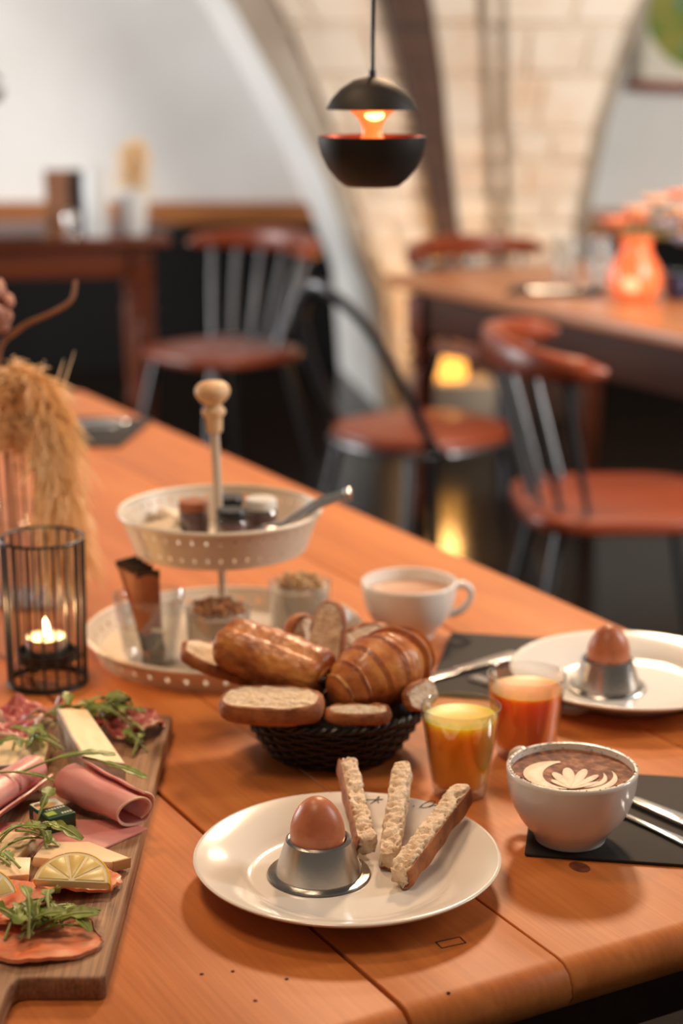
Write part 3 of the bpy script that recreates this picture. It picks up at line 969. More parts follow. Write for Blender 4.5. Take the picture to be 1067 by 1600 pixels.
foam_shape(arc_band(-.002, -.006, .031, .028, 255, 375, .006, .005))
foam_shape(arc_band(-.001, -.007, .023, .022, 285, 372, .004, .004))
# cocoa dusted on the rim
V, F = [], []
for k in range(260):
    a = random.uniform(0, 2 * math.pi)
    r = random.gauss(.0515, .0012)
    if r > .0538:
        continue
    s = random.uniform(.0002, .0006)
    zz = .0646 if r > .0512 else .0640 - (.0512 - r) * 4
    V0 = len(V)
    for q in ((-s, -s, 0), (s, -s, 0), (s, s, 0), (-s, s, 0), (0, 0, s)):
        V.append((r * math.cos(a) + q[0], r * math.sin(a) + q[1], zz + q[2] - .0001))
    F += [(V0, V0 + 1, V0 + 4), (V0 + 1, V0 + 2, V0 + 4), (V0 + 2, V0 + 3, V0 + 4), (V0 + 3, V0, V0 + 4), (V0, V0 + 3, V0 + 2, V0 + 1)]
co = build('cocoa_dusting', (V, F), 'cocoapowder', cap, smooth=0)
co['kind'] = 'stuff'

# ---- juice glasses
def juice(label, loc, mat, level, rr=.0358, hh=.083, round_=0.0, lab2=None):
    t = thing('juice_glass', label, 'glass', loc)
    rb = .0235 + round_ * .002
    def ro(z):
        u = z / hh
        return rb + (rr - rb) * (u ** (1 - .5 * round_))
    outer = [(0, 0), (rb * .9, 0)] + [(ro(z), z) for z in [hh * k / 14 for k in range(15)]]
    outer[1] = (rb * .93, 0.0)
    outer[2] = (rb, .0015)
    inner = [(ro(z) - .0016, z) for z in [hh * k / 14 for k in range(14, 1, -1)]]
    build('tumbler', lathe(outer + [(rr - .0003, hh + .0006), (rr - .0012, hh + .0006)] + inner + [(ro(.011) - .004, .0098), (0, .0092)], 64), 'glass', t, smooth=50)
    liq = [(0, .0094), (ro(.0115) - .005, .0100)] + [(ro(z) - .0019, z) for z in [.013 + (level - .013) * k / 8 for k in range(9)]] + [(ro(level) - .004, level - .0006), (0, level - .0006)]
    build('juice', lathe(liq, 56), mat, t, smooth=50)
    return t
juice('small glass of yellow orange juice beside the bread basket', (.105, 1.475, T), 'juice_y', .0735)
juice('small glass of red-orange juice behind the cappuccino', (.1725, 1.567, T), 'juice_o', .0665, .0372, .080, .8)

# ---- dark mats and cutlery
def placemat(label, corner, ang, wd, dp):
    o = build('placemat', slab(rect(0, wd, 0, dp, .003, 3), 0, .003, .001, 2), 'mat', None, (corner[0], corner[1], T), (0, 0, R(ang)))
    return tag(o, label, 'placemat')
placemat('black leatherette mat under the cappuccino cup', (.150, 1.345), -9, .32, .185)
placemat('black leatherette mat under the plate behind the juice', (.086, 1.726), -11, .34, .205)
placemat('black leatherette mat at the far end of the pine table', (-.68, 2.97), -8, .31, .24)

def flatware(name, label, a, b, kind, w0=1.0, z=T + .0035):
    """a = end of the handle, b = tip"""
    a, b = Vector((*a, z)), Vector((*b, z))
    L = (b - a).length
    ang = math.atan2(b.y - a.y, b.x - a.x)
    t = thing(name, label, 'cutlery', tuple(a), ang)
    hl_ = L * .55 if kind == 'knife' else L * .62
    hw = .0095 * w0
    hpts = [(0, hw * .8), (.004, hw), (hl_ * .5, hw * .86), (hl_ - .004, hw * .62), (hl_, hw * .5)] if kind == 'knife' else [(0, hw * .7), (.006, hw), (hl_ * .35, hw * .7), (hl_ * .75, hw * .34), (hl_, hw * .34)]
    poly = [(x, -y) for x, y in hpts] + [(x, y) for x, y in hpts[::-1]]
    build('handle', slab(poly, 0, .0045 if kind == 'knife' else .0028, .0012, 3), 'cutlery', t, smooth=50)
    if kind == 'knife':
        bl = [(hl_ - .001, -.006), (hl_ + .02, -.009), (L - .03, -.0105), (L - .008, -.007), (L, .0), (L - .004, .0075), (hl_ + .01, .0075), (hl_ - .001, .006)]
        build('blade', slab(bl, .0010, .0030, .0006, 2), 'cutlery', t, smooth=40)
    elif kind == 'fork':
        bs = [(hl_ - .002, -.0034), (hl_ + .015, -.006), (hl_ + .026, -.0115), (L - .045, -.0120), (L - .045, .0120), (hl_ + .026, .0115), (hl_ + .015, .006), (hl_ - .002, .0034)]
        build('head', slab(bs, .0003, .0026, .0008, 2), 'cutlery', t, smooth=40)
        for k in range(4):
            y = -.0103 + k * .00687
            build('tine', tube([(L - .046, y, .0014), (L - .02, y, .0022), (L, y, .0052)], [.0016, .0014, .0006], 8), 'cutlery', t)
    else:
        bw = []
        for k in range(28):
            q = 2 * math.pi * k / 28
            bw.append((L - .028 + .029 * math.cos(q), .0175 * math.sin(q) * (1 - .12 * math.cos(q))))
        V, F = grid(lambda u, v: (L - .028 + .029 * u * math.cos(2 * math.pi * v), .0175 * u * math.sin(2 * math.pi * v), .0012 + .0065 * u * u), 8, 29)
        build('bowl', thick((V, F), .0009), 'cutlery', t, smooth=60)
    return t
flatware('table_knife', 'steel knife beside the cappuccino cup', (.318, 1.372), (.203, 1.510), 'knife')
flatware('fork', 'steel fork beside the cappuccino cup', (.318, 1.320), (.200, 1.474), 'fork')
flatware('table_knife', 'steel knife on the mat behind the juice', (.192, 1.840), (.062, 1.742), 'knife', 1.1)
flatware('fork', 'steel fork crossing the mat behind the juice', (.137, 1.771), (.240, 1.655), 'fork', .9)
flatware('table_knife', 'steel knife on the far black mat', (-.385, 3.135), (-.56, 3.075), 'knife', 1.6, T + .003)
flatware('fork', 'steel fork on the far black mat', (-.40, 3.095), (-.57, 3.04), 'fork', 1.6, T + .003)

# ---- bread basket
BK = (-.008, 1.582, T)
bk = thing('bread_basket', 'black woven wicker basket heaped with bread and pastries', 'basket', BK)
HB, RT, RB_ = .052, .090, .056
def br(z):
    u = z / HB
    return RB_ + (RT - RB_) * (u ** .8)
build('liner', lathe([(0, .002), (RB_ - .002, .002)] + [(br(HB * k / 8) - .0035, .003 + (HB - .004) * k / 8) for k in range(9)] + [(br(HB * k / 8) - .005, .004 + (HB - .005) * k / 8) for k in range(8, -1, -1)] + [(0, .004)], 48), 'wicker', bk, smooth=50)
for k in range(32):
    a = 2 * math.pi * k / 32
    build('wicker_rib', tube([((br(z) + .0005) * math.cos(a), (br(z) + .0005) * math.sin(a), z + .001) for z in [HB * q / 6 for q in range(7)]], .0017, 6), 'wicker', bk)
for k in range(11):
    zz = .003 + k * (HB - .006) / 10
    pth = []
    for i in range(128):
        a = 2 * math.pi * i / 128
        rr = br(zz) + .0020 * math.cos(16 * a + (math.pi if k % 2 else 0))
        pth.append((rr * math.cos(a), rr * math.sin(a), zz))
    build('wicker_strand', tube(pth, .0019, 6, closed=True), 'wicker', bk)
for ph in (0, math.pi):
    pth = []
    for i in range(160):
        a = 2 * math.pi * i / 160
        rr = RT + .0022 * math.cos(30 * a + ph)
        pth.append((rr * math.cos(a), rr * math.sin(a), HB + .0022 * math.sin(30 * a + ph)))
    build('rim_braid', tube(pth, .0024, 6, closed=True), 'wicker', bk)

def bread_slice(label, loc, normal, axis, L, W, TH_, seed, crust_w=.0028, grp='bread slices in the basket', cat='bread'):
    t = thing('bread_slice', label, cat, loc, group=grp, rot=orient(normal, axis))
    out = []
    for k in range(44):
        a = 2 * math.pi * k / 44
        ca, sa = math.cos(a), math.sin(a)
        f = 1 + .05 * nz((ca * 2, sa * 2, seed), 1.0, seed)
        out.append((L / 2 * math.copysign(abs(ca) ** .75, ca) * f, W / 2 * math.copysign(abs(sa) ** .75, sa) * f))
    inn = offset_poly(out, crust_w)
    V, F = slab([tuple(p) for p in offset_poly(out, crust_w * .5)], -TH_ / 2, TH_ / 2, .001, 2)
    # crumb with an uneven face
    def face(sgn):
        rows = 9
        n = len(inn)
        vv, ff = [], []
        for r_ in range(rows):
            u = r_ / (rows - 1)
            for p in inn:
                q = Vector(p) * (1 - u * .985)
                h = .0016 * nz((q.x, q.y, seed), 120) - max(0, nz((q.x, q.y, seed + 4), 190) - .15) * .009
                vv.append((q.x, q.y, sgn * (TH_ / 2 + .0007 + h)))
        for r_ in range(rows - 1):
            for i in range(n):
                ff.append((r_ * n + i, r_ * n + (i + 1) % n, (r_ + 1) * n + (i + 1) % n, (r_ + 1) * n + i))
        ff.append(tuple(range((rows - 1) * n, rows * n)))
        return vv, ff
    build('crumb', join((V, F), face(1), face(-1)), 'crumb', t, smooth=70)
    n = len(out)
    V, F = [], []
    bl = TH_ * .14
    loops_ = [(inn, -TH_ / 2 - .0006), (offset_poly(out, .0008), -TH_ / 2 - .0006), (offset_poly(out, -bl * .55), -TH_ / 2 + TH_ * .18), (offset_poly(out, -bl), 0.0), (offset_poly(out, -bl * .55), TH_ / 2 - TH_ * .18), (offset_poly(out, .0008), TH_ / 2 + .0006), (inn, TH_ / 2 + .0006)]
    for li, (pts, z) in enumerate(loops_):
        for p in pts:
            k_ = 0 if li in (0, 6) else .0014 * nz((p[0], p[1], z), 110, seed) + .0012 * nz((p[0], p[1], z), 240, seed)
            q = Vector(p).normalized() * k_
            V.append((p[0] + q.x, p[1] + q.y, z + k_))
    m_ = len(loops_)
    for k in range(m_):
        for i in range(n):
            F.append((k * n + i, k * n + (i + 1) % n, ((k + 1) % m_) * n + (i + 1) % n, ((k + 1) % m_) * n + i))
    build('crust', (V, F), 'crust', t, smooth=50)
    return t
bread_slice('bread slice leaning out of the basket towards the tiered stand', (-.115, 1.616, .8245), (.34, -.17, .93), (-.94, .0, .34), .080, .044, .011, 2.0)
bread_slice('thick bread slice lying at the front of the basket', (-.063, 1.513, .8190), (-.10, -.16, .97), (1, -.22, -.16), .094, .044, .016, 4.0, .0030)
bread_slice('small bread slice on the front basket rim under the croissant', (.015, 1.5050, .8133), (.04, -.16, .98), (1, .08, .06), .058, .023, .010, 6.0, .0035)
bread_slice('dark-crusted bread slice beneath the chocolate pastry', (-.0495, 1.566, .7970), (0, -.45, .88), (1, -.2, -.1), .066, .046, .014, 8.0, .006)
bread_slice('crusty bread slice standing at the back of the basket', (-.0405, 1.6503, .8249), (.75, -.6, .2), (.1, .3, 1), .070, .044, .011, 10.0, .004)
bread_slice('pale bread slice standing upright at the back of the basket', (-.0148, 1.6372, .8316), (-.35, -.88, .3), (.12, .25, 1), .090, .034, .012, 12.0, .0012)
bread_slice('bread slice tucked behind the croissant', (.0217, 1.6582, .8246), (.3, -.8, .45), (.8, .2, .3), .064, .044, .011, 14.0)
bread_slice('bread slice beside the croissant at the juice glass', (.0718, 1.5406, .8189), (.72, -.60, .30), (.6, .8, .0), .044, .025, .007, 16.0, .002)

# chocolate pastry
pc = thing('chocolate_pastry', 'golden rolled chocolate pastry on top of the bread basket', 'pastry', (-.0635, 1.5810, .8405), rot=orient((.05, -.25, .97), (.093, -.055, -.016)))
def pastry_fn(u, v):
    x = (u - .5) * .112
    e = max(0.0, 1 - (abs(u - .5) * 2) ** 7) ** .5
    e = .62 + .38 * e
    a = 2 * math.pi * v
    ca, sa = math.cos(a), math.sin(a)
    y = .0285 * math.copysign(abs(ca) ** .8, ca) * e
    z = .0225 * math.copysign(abs(sa) ** .8, sa) * e
    # two rolls: a shallow crease along the top
    z -= .0028 * math.exp(-((y + .004) / .004) ** 2) * (1 if sa > 0 else 0)
    k = 1 + .06 * nz((x, y, z), 50, 3) + .05 * nz((x * .7, y, z), 190, 8)
    return Vector((x, y * k, z * k))
V, F = grid(pastry_fn, 80, 73)
F += [tuple(range(72)), tuple(range(79 * 73, 79 * 73 + 72))]
build('dough', (V, F), 'pastry', pc, smooth=80)
for sx in (-1, 1):
    build('dough_spiral', tube([(sx * (.0562 + .0008 * k / 20), .0125 * (1 - k / 30) * math.cos(k * .55), .0105 * (1 - k / 30) * math.sin(k * .55)) for k in range(24)], .0017, 6), 'groove', pc)
    build('chocolate_stick', tube([(sx * .040, -.006, .001), (sx * .0610, -.006, .001)], .0056, 12), 'choc', pc)

# croissant
cr = thing('croissant', 'golden-brown croissant on the bread basket beside the juice', 'pastry', (.0286, 1.5838, .8284))
axis = smooth_prof([(-.036, -.056, -.006), (-.018, -.042, .000), (.004, -.020, .004), (.022, .008, .004), (.026, .040, .000), (.012, .066, -.006)], 22)
N = len(axis)
segs = [0, .09, .19, .31, .43, .57, .69, .81, .91, 1.001]
V, F, MI = [], [], []
n = 36
prev = None
for i, p in enumerate(axis):
    u = i / (N - 1)
    tg = (axis[min(i + 1, N - 1)] - axis[max(i - 1, 0)]).normalized()
    b = tg.cross(Vector((0, 0, 1))).normalized()
    c = b.cross(tg)
    base = .0095 + .0275 * math.sin(math.pi * min(1, max(0, u * 1.0))) ** .75
    for q, (s0, s1) in enumerate(zip(segs, segs[1:])):
        if s0 <= u < s1:
            f = (u - s0) / (s1 - s0)
            if u < .5:
                stp = 1.06 - .15 * (1 - f)
            else:
                stp = 1.06 - .15 * f
    for k in range(n):
        g = 2 * math.pi * k / n
        rr = base * stp * (1 + .05 * nz((u * 6, math.cos(g), math.sin(g)), 2.0, 5) + .022 * nz((u * 60, math.cos(g) * .8, math.sin(g) * .8), 1.0, 9))
        V.append(p + b * (math.cos(g) * rr) + c * (math.sin(g) * rr * .92))
for i in range(N - 1):
    u = (i + .5) / (N - 1)
    f = next(((u - a) / (b - a) for a, b in zip(segs, segs[1:]) if a <= u < b), 0)
    lip = f > .74 if u < .5 else f < .26
    for k in range(n):
        F.append((i * n + k, i * n + (k + 1) % n, (i + 1) * n + (k + 1) % n, (i + 1) * n + k))
        MI.append(1 if lip and math.sin(2 * math.pi * k / n) > -.5 + .5 * nz((u * 9, k * .2, 0), 1.0, 2) else 0)
F += [tuple(range(n)), tuple(range((N - 1) * n, N * n))]
MI += [0, 0]
build('dough', (V, F), 'croissant', cr, smooth=50, mats=['croissant_dark'], midx=MI)
for s in segs[1:-1]:
    i = min(N - 1, round(s * (N - 1)))
    u = i / (N - 1)
    p = axis[i]
    tg = (axis[min(i + 1, N - 1)] - axis[max(i - 1, 0)]).normalized()
    b = tg.cross(Vector((0, 0, 1))).normalized()
    c = b.cross(tg)
    base = (.0095 + .0275 * math.sin(math.pi * u) ** .75) * .925
    build('pastry_fold', tube([p + tg * (-.001 if u < .5 else .001) + b * (base * math.cos(g)) + c * (base * .92 * math.sin(g)) for g in [2 * math.pi * k / 30 for k in range(30)]], .0016, 6, closed=True), 'groove', cr)
# ================================================================== tiered stand
ST = (-.129, 1.875, T)
stand = thing('tiered_stand', 'cream two-tier serving stand with perforated trays and turned wooden knob', 'serving stand', ST)
def tray_mesh(r0, r1, h, ncell, rows, hole):
    th = .0013
    V, F = [], []
    hz = h / rows
    def P(u, v):
        a = 2 * math.pi * u / ncell
        r = r0 + (r1 - r0) * (v / h)
        return (r * math.cos(a), r * math.sin(a), v)
    for j in range(rows):
        for i in range(ncell):
            s = len(V)
            for (du, dv) in ((0, 0), (.5, 0), (1, 0), (1, .5), (1, 1), (.5, 1), (0, 1), (0, .5)):
                V.append(P(i + du, (j + dv) * hz))
            for k in range(8):
                a = R(225 + 45 * k)
                du = .5 + hole[0] * math.cos(a)
                dv = .5 + hole[1] * math.sin(a)
                V.append(P(i + du, (j + dv) * hz))
            for k in range(8):
                F.append((s + k, s + (k + 1) % 8, s + 8 + (k + 1) % 8, s + 8 + k))
    me = bpy.data.meshes.new('tmp')
    me.from_pydata(V, [], F)
    bm = bmesh.new()
    bm.from_mesh(me)
    bmesh.ops.remove_doubles(bm, verts=bm.verts, dist=1e-5)
    V = [tuple(v.co) for v in bm.verts]
    F = [tuple(v.index for v in f.verts) for f in bm.faces]
    bm.free()
    bpy.data.meshes.remove(me)
    return thick((V, F), th)
def tray(nm, off, r0, r1, h, ncell, rows, hole):
    p = build(nm, lathe([(0, .0), (r0, .0), (r0 + .001, .002), (r0 - .001, .003), (0, .003)], 72), 'tray', stand, off)
    build('perforated_wall', tray_mesh(r0, r1, h, ncell, rows, hole), 'tray', p, smooth=40)
    build('rolled_rim', tube([(r1 * math.cos(a), r1 * math.sin(a), h) for a in [2 * math.pi * k / 72 for k in range(72)]], .0026, 8, closed=True), 'tray', p)
    return p
tray('lower_tray', (0, 0, 0), .140, .1515, .025, 44, 1, (.13, .14))
UZ = .868 - T
tray('upper_tray', (-.003, 0, UZ), .094, .109, .042, 44, 2, (.12, .13))
build('rod', tube([(0, 0, .001), (-.003, 0, UZ), (-.0075, -.002, .252)], [.0042, .0042, .0052], 14), 'rod', stand)
kb = [(0, 0), (.0075, .0), (.0088, .006), (.0096, .016), (.0125, .020), (.0128, .024), (.0098, .028), (.0096, .031), (.0150, .036), (.0188, .0425), (.0180, .049), (.0120, .0545), (.0, .056)]
build('knob', xf(lathe([(max(0, v.x), v.z) for v in smooth_prof([(r, 0, z) for r, z in kb], 3)], 32), (-.0073, -.002, .246), (0, R(-2), 0)), 'knobwood', stand, smooth=60)

# things on the lower tray
def tumbler(name, label, loc, r0, r1, h, mat='glass', cat='glass', group=None):
    o = build(name, lathe([(0, 0), (r0 * .94, 0), (r0, .0015)] + [(r0 + (r1 - r0) * k / 6, h * k / 6) for k in range(1, 7)] + [(r1 - .0008, h + .0007), (r1 - .0016, h)] + [(r0 + (r1 - r0) * k / 6 - .0017, h * k / 6) for k in range(5, 0, -1)] + [(r0 - .004, .005), (0, .005)], 40), mat, None, loc, smooth=50)
    return tag(o, label, cat, group)
TZ = T + .003
GL = (-.206, 1.822, TZ)
tumbler('tumbler', 'clear tumbler holding brown paper sachets on the lower tray', GL, .027, .039, .077)
for k, (dx, dy, lean, yaw, hh) in enumerate(((.0046, -.0126, -2, 0, .099), (.0042, -.0063, -6, 0, .102), (.0038, .0, -9, 0, .103), (.0034, .0063, -12, 0, .105), (.0030, .0126, -15, 0, .106))):
    t = thing('sugar_sachet', 'brown paper stick sachet standing in the tumbler on the lower tray', 'sachet', (GL[0] + dx, GL[1] + dy, GL[2] + .0058 + .0122 * math.sin(R(abs(lean)))), group='stick sachets in the tumbler', rot=(0, R(lean), R(yaw)))
    def sf(u, v, hh=hh):
        a = 2 * math.pi * u
        q = abs(v - .5) * 2
        th = .0027 * max(0.08, 1 - q ** 6)
        return (.0115 * math.cos(a) * (1 + .06 * q ** 4), th * math.sin(a), v * hh)
    V, F = grid(sf, 17, 16)
    build('paper', (V, F), 'sachet', t, smooth=50)
    build('crimped_end', box(-.0122, .0122, -.0009, .0009, hh - .006, hh + .002), 'sachet_dark', t)
    build('crimped_end', box(-.0122, .0122, -.0009, .0009, -.001, .006), 'sachet_dark', t)
    build('band', xf(box(-.0117, .0117, -.0029, .0029, hh * .12, hh * .30, .0012), (0, 0, 0)), 'sachet_dark', t)
t = thing('sweetener_sachet', 'dark folded sachet at the bottom of the tumbler', 'sachet', (GL[0] + .0075, GL[1] - .0187, GL[2] + .0072), rot=(R(4), R(5), 0))
build('paper', box(-.006, .006, -.0012, .0012, 0, .034, .0008), 'sachet_dark', t)
build('crimped_end', box(-.0065, .0065, -.0005, .0005, .032, .038), 'cream_pack', t)

def dessert_jar(label, loc, topmat, fill, h=.062, r=.035):
    t = thing('dessert_jar', label, 'jar', loc)
    build('glass', lathe([(0, 0), (r * .88, 0), (r * .94, .003), (r * .97, h * .5), (r, h * .93), (r, h), (r - .0018, h), (r - .0018, h * .92), (r * .95 - .0018, .006), (0, .004)], 44), 'jarglass', t, smooth=50)
    build('cream', lathe([(0, .0045), (r * .93 - .003, .006), (r * .96 - .003, h * .5), (r - .003, h * .90), (0, h * .92)], 40), 'yogurt', t, smooth=50)
    if fill:
        build('fruit_layer', lathe([(0, h * .795), (r - .0032, h * .795), (r - .0031, h * .87), (0, h * .88)], 40), fill, t, smooth=50)
    for k in range(80):
        a = random.uniform(0, 6.283)
        q = math.sqrt(random.random()) * (r - .008)
        s = random.uniform(.0022, .0042)
        o = build('granola_cluster', blob(lambda v, s=s, k=k: s * (1 + .45 * nz(v, 2.2, k)), 8, 6), topmat, t,
                  (q * math.cos(a), q * math.sin(a), h * .97 + .006 * (1 - q / r) + random.uniform(-.001, .003)), (random.random() * 3, random.random() * 3, 0), smooth=30)
        o.scale = (1.3, 1, .7)
    return t
dessert_jar('glass jar of yogurt with dark brown granola on the lower tray', (-.131, 1.803, TZ), 'granola', None, .068, .0345)
dessert_jar('glass jar of yogurt with pale golden granola on the lower tray', (-.047, 1.925, TZ), 'granola_pale', None, .060, .0355)

# things in the upper tray
UT = (ST[0] - .003, ST[1], T + UZ + .003)
def jam_jar(label, dx, dy, r, h, jam, lid):
    t = thing('jam_jar', label, 'jar', (UT[0] + dx, UT[1] + dy, UT[2]))
    build('glass', lathe([(0, 0), (r * .9, 0), (r, .002), (r, h * .75), (r * .85, h * .82), (r * .85, h * .86), (0, h * .86)], 28), 'jarglass', t, smooth=40)
    build('jam', lathe([(0, .001), (r * .86, .001), (r * .94, .003), (r * .94, h * .72), (0, h * .73)], 28), jam, t, smooth=40)
    build('lid', lathe([(0, h * .8), (r * .95, h * .8), (r * .96, h), (r * .9, h * 1.03), (0, h * 1.03)], 28), lid, t, smooth=40)
    return t
jam_jar('small jar of dark red jam with a black lid in the upper tray', .014, -.024, .017, .044, 'jam', 'blacklid')
jam_jar('small jar of amber honey in the upper tray', .008, .026, .016, .046, 'honey', 'blacklid')
jam_jar('small jar of dark red jam with a white lid in the upper tray', .044, .016, .018, .046, 'jam', 'whitelid')
jam_jar('small jar of dark jam beside the rod in the upper tray', -.030, .013, .017, .044, 'jam', 'sachet')
for k, (dx, dy, rz, m, lab) in enumerate(((-.066, -.006, .4, 'cream_pack', 'cream paper sachet leaning at the wall of the upper tray'), (-.050, .050, 2.3, 'cream_pack', 'cream paper sachet lying behind the jam jars'), (-.024, -.052, -.4, 'whitelid', 'white foil portion cup in front of the jam jars'), (.056, -.031, .3, 'whitelid', 'white foil portion cup under the tongs'))):
    if m == 'cream_pack':
        o = build('paper_sachet', xf(slab(rect(-.022, .022, -.016, .016, .003, 3), -.006, .006, .004, 3), rot=(R(18), R(-10), 0)), m, None, (UT[0] + dx, UT[1] + dy, UT[2] + .0148), (0, 0, rz))
        tag(o, lab, 'sachet')
    else:
        t = thing('portion_cup', lab, 'portion cup', (UT[0] + dx, UT[1] + dy, UT[2]), rz)
        build('cup', lathe([(0, 0), (.013, 0), (.017, .016), (0, .016)], 24), 'alu', t, smooth=40)
        build('lid', slab(rect(-.019, .019, -.019, .019, .006, 4), .016, .0172, .0004, 1), m, t)
tg_ = thing('serving_tongs', 'steel serving tongs resting on the rim of the upper tray', 'tongs', (UT[0], UT[1], UT[2]))
for s, zz in ((-1, 0), (1, .002)):
    pth = [(.070, -.030 + s * .012, .0265 + zz), (.088, -.028 + s * .011, .0385 + zz), (.107, -.025 + s * .008, .0505 + zz), (.139, -.020 + s * .003, .0600 + zz)]
    build('arm', tube(smooth_prof(pth, 6), [.0075, .0070, .0068, .0074], 10, flat=.4), 'cutlery', tg_, smooth=60)
    build('scoop', xf(blob(lambda v: .016, 18, 10), (.058, -.031 + s * .0125, .0222 + zz), (0, R(-8), 0), (1.4, .72, .28)), 'cutlery', tg_, smooth=60)
build('hinge', tube([(.1385, -.027, .0600), (.1385, -.013, .0620)], .0052, 12), 'cutlery', tg_)

# ================================================================== candle holder
CH = (-.3085, 1.768, T)
ch = thing('candle_holder', 'black wire cage candle holder with a burning tealight', 'candle holder', CH)
RC, HC = .0425, .157
def ring(r, z, rad):
    return tube([(r * math.cos(a), r * math.sin(a), z) for a in [2 * math.pi * k / 48 for k in range(48)]], rad, 8, closed=True)
build('top_ring', ring(RC, HC, .0018), 'blackmetal', ch)
build('bottom_ring', ring(RC - .002, .0022, .0022), 'blackmetal', ch)
build('bottom_band', lathe([(RC - .0045, .0), (RC - .002, .0), (RC - .001, .006), (RC - .0035, .006), (RC - .0045, .0)], 48), 'blackmetal', ch)
for k in range(20):
    a = 2 * math.pi * (k + .3) / 20
    build('wire', tube([((RC - .002) * math.cos(a), (RC - .002) * math.sin(a), .002), (RC * math.cos(a), RC * math.sin(a), HC)], .0014, 6), 'blackmetal', ch)
build('tealight_plate', lathe([(0, .024), (.029, .024), (.031, .026), (.031, .036), (.0298, .036), (.0290, .028), (0, .028)], 40), 'blackmetal', ch, smooth=30)
for k in range(3):
    a = 2 * math.pi * k / 3 + .4
    build('bracket', tube([(.028 * math.cos(a), .028 * math.sin(a), .026), ((RC - .002) * math.cos(a), (RC - .002) * math.sin(a), .024)], .0018, 6), 'blackmetal', ch)
tlt = thing('tealight', 'burning tealight in the black wire cage', 'candle', (CH[0], CH[1], CH[2] + .028))
build('cup', lathe([(0, 0), (.020, 0), (.0208, .001), (.0208, .023), (.0202, .023), (.0200, .002), (0, .002)], 40), 'alu', tlt, smooth=30)
build('wax', lathe([(0, .002), (.0199, .002), (.0199, .0205), (.017, .0195), (0, .0193)], 40), 'wax', tlt, smooth=40)
build('wick', tube([(0, 0, .019), (.0004, 0, .026)], .0007, 6), 'blackmetal', tlt)
build('flame', lathe([(max(0, r), z) for r, z in ((0, .0225), (.0026, .0245), (.0040, .0285), (.0036, .0335), (.0020, .0385), (0, .0425))], 20), 'flame', tlt, smooth=80)
pl = bpy.data.lights.new('candle_light', 'POINT')
pl.energy = 0.35
pl.color = (1.0, 0.58, 0.24)
pl.shadow_soft_size = 0.006
plo = bpy.data.objects.new('candle_light', pl)
COL.objects.link(plo)
plo.parent = tlt
plo.location = (0, 0, .050)

# ================================================================== glass vase with dried flowers
VA = (-.374, 2.06, T)
tumbler('flower_vase', 'clear glass vase of dried flowers behind the wire candle holder', VA, .052, .064, .112, 'glass', 'vase')
rnd = random.Random(3)
def plume(label, path, nstr, slen, mat, spread, thick_=.0011):
    P = smooth_prof(path, 10)
    base = Vector(path[0])
    t = thing('dried_plume', label, 'dried flower', tuple(base))
    build('stem', tube([p - base for p in P], .0017, 6), 'drytwig', t)
    parts = []
    n0 = int(len(P) * .40)
    for k in range(nstr):
        i = rnd.randint(n0, len(P) - 1)
        p = P[i] - base
        tg = (P[min(i + 1, len(P) - 1)] - P[max(i - 1, 0)]).normalized()
        dv = Vector((rnd.gauss(0, 1), rnd.gauss(0, 1), rnd.gauss(0, 1))).normalized() * spread
        v = (tg + dv).normalized()
        L = slen * rnd.uniform(.5, 1.15)
        pts = [p + v * (L * u) + Vector((0, 0, -.5 * L * u * u)) + Vector((nz((k, u * 3, 0), 1, 3), nz((k, u * 3, 5), 1, 7), 0)) * .006 for u in (0, .25, .5, .75, 1)]
        parts.append(tube(pts, [thick_, thick_ * 1.6, thick_ * 1.2, thick_ * .3], 3, caps=False))
    fl = build('plume', join(*parts), mat, t, smooth=0)
    fl['kind'] = 'stuff'
    return t
vb = (VA[0], VA[1], VA[2] + .010)
plume('tan dried plume drooping over the right side of the glass vase', [vb, (-.378, 2.055, .90), (-.374, 2.05, 1.005), (-.350, 2.03, 1.020), (-.326, 2.01, .965), (-.318, 1.995, .89), (-.314, 1.985, .845)], 620, .052, 'plume', .75)
plume('pale dried plume hanging beside the glass vase', [(VA[0] + .012, VA[1] - .01, VA[2] + .010), (-.362, 2.035, .88), (-.350, 2.02, .965), (-.338, 2.005, .945), (-.334, 1.995, .885), (-.332, 1.985, .825)], 380, .046, 'plume_pale', .6)
plume('fluffy golden dried plume above the glass vase', [(VA[0] - .012, VA[1], VA[2] + .010), (-.388, 2.055, .92), (-.386, 2.05, .985), (-.380, 2.05, 1.030)], 560, .036, 'plume', 1.4)
plume('thick cream dried plume behind the wire cage', [(VA[0] + .02, VA[1] + .012, VA[2] + .010), (-.36, 2.05, .90), (-.352, 2.045, .975), (-.345, 2.04, 1.000)], 420, .030, 'plume_pale', 1.5)
t = thing('dried_twig', 'bent dry brown twig curling up from the glass vase', 'dried flower', (VA[0] - .02, VA[1] + .01, VA[2] + .010))
b0 = Vector(t.location)
build('stem', tube([p - b0 for p in smooth_prof([tuple(b0), (-.398, 2.065, .93), (-.402, 2.065, 1.045), (-.375, 2.06, 1.080), (-.335, 2.05, 1.100), (-.312, 2.05, 1.115), (-.306, 2.05, 1.137)], 8)], [.0028, .003, .0034, .003, .0028, .0024], 8), 'drytwig', t, smooth=60)
t = thing('dried_seed_head', 'dusty pink dried seed head on a stem in the glass vase', 'dried flower', (VA[0] - .03, VA[1] - .01, VA[2] + .010))
b0 = Vector(t.location)
hd = Vector((-.402, 2.07, 1.105))
build('stem', tube([p - b0 for p in smooth_prof([tuple(b0), (-.413, 2.078, .95), (-.412, 2.080, 1.03), tuple(hd)], 8)], .002, 6), 'drytwig', t)
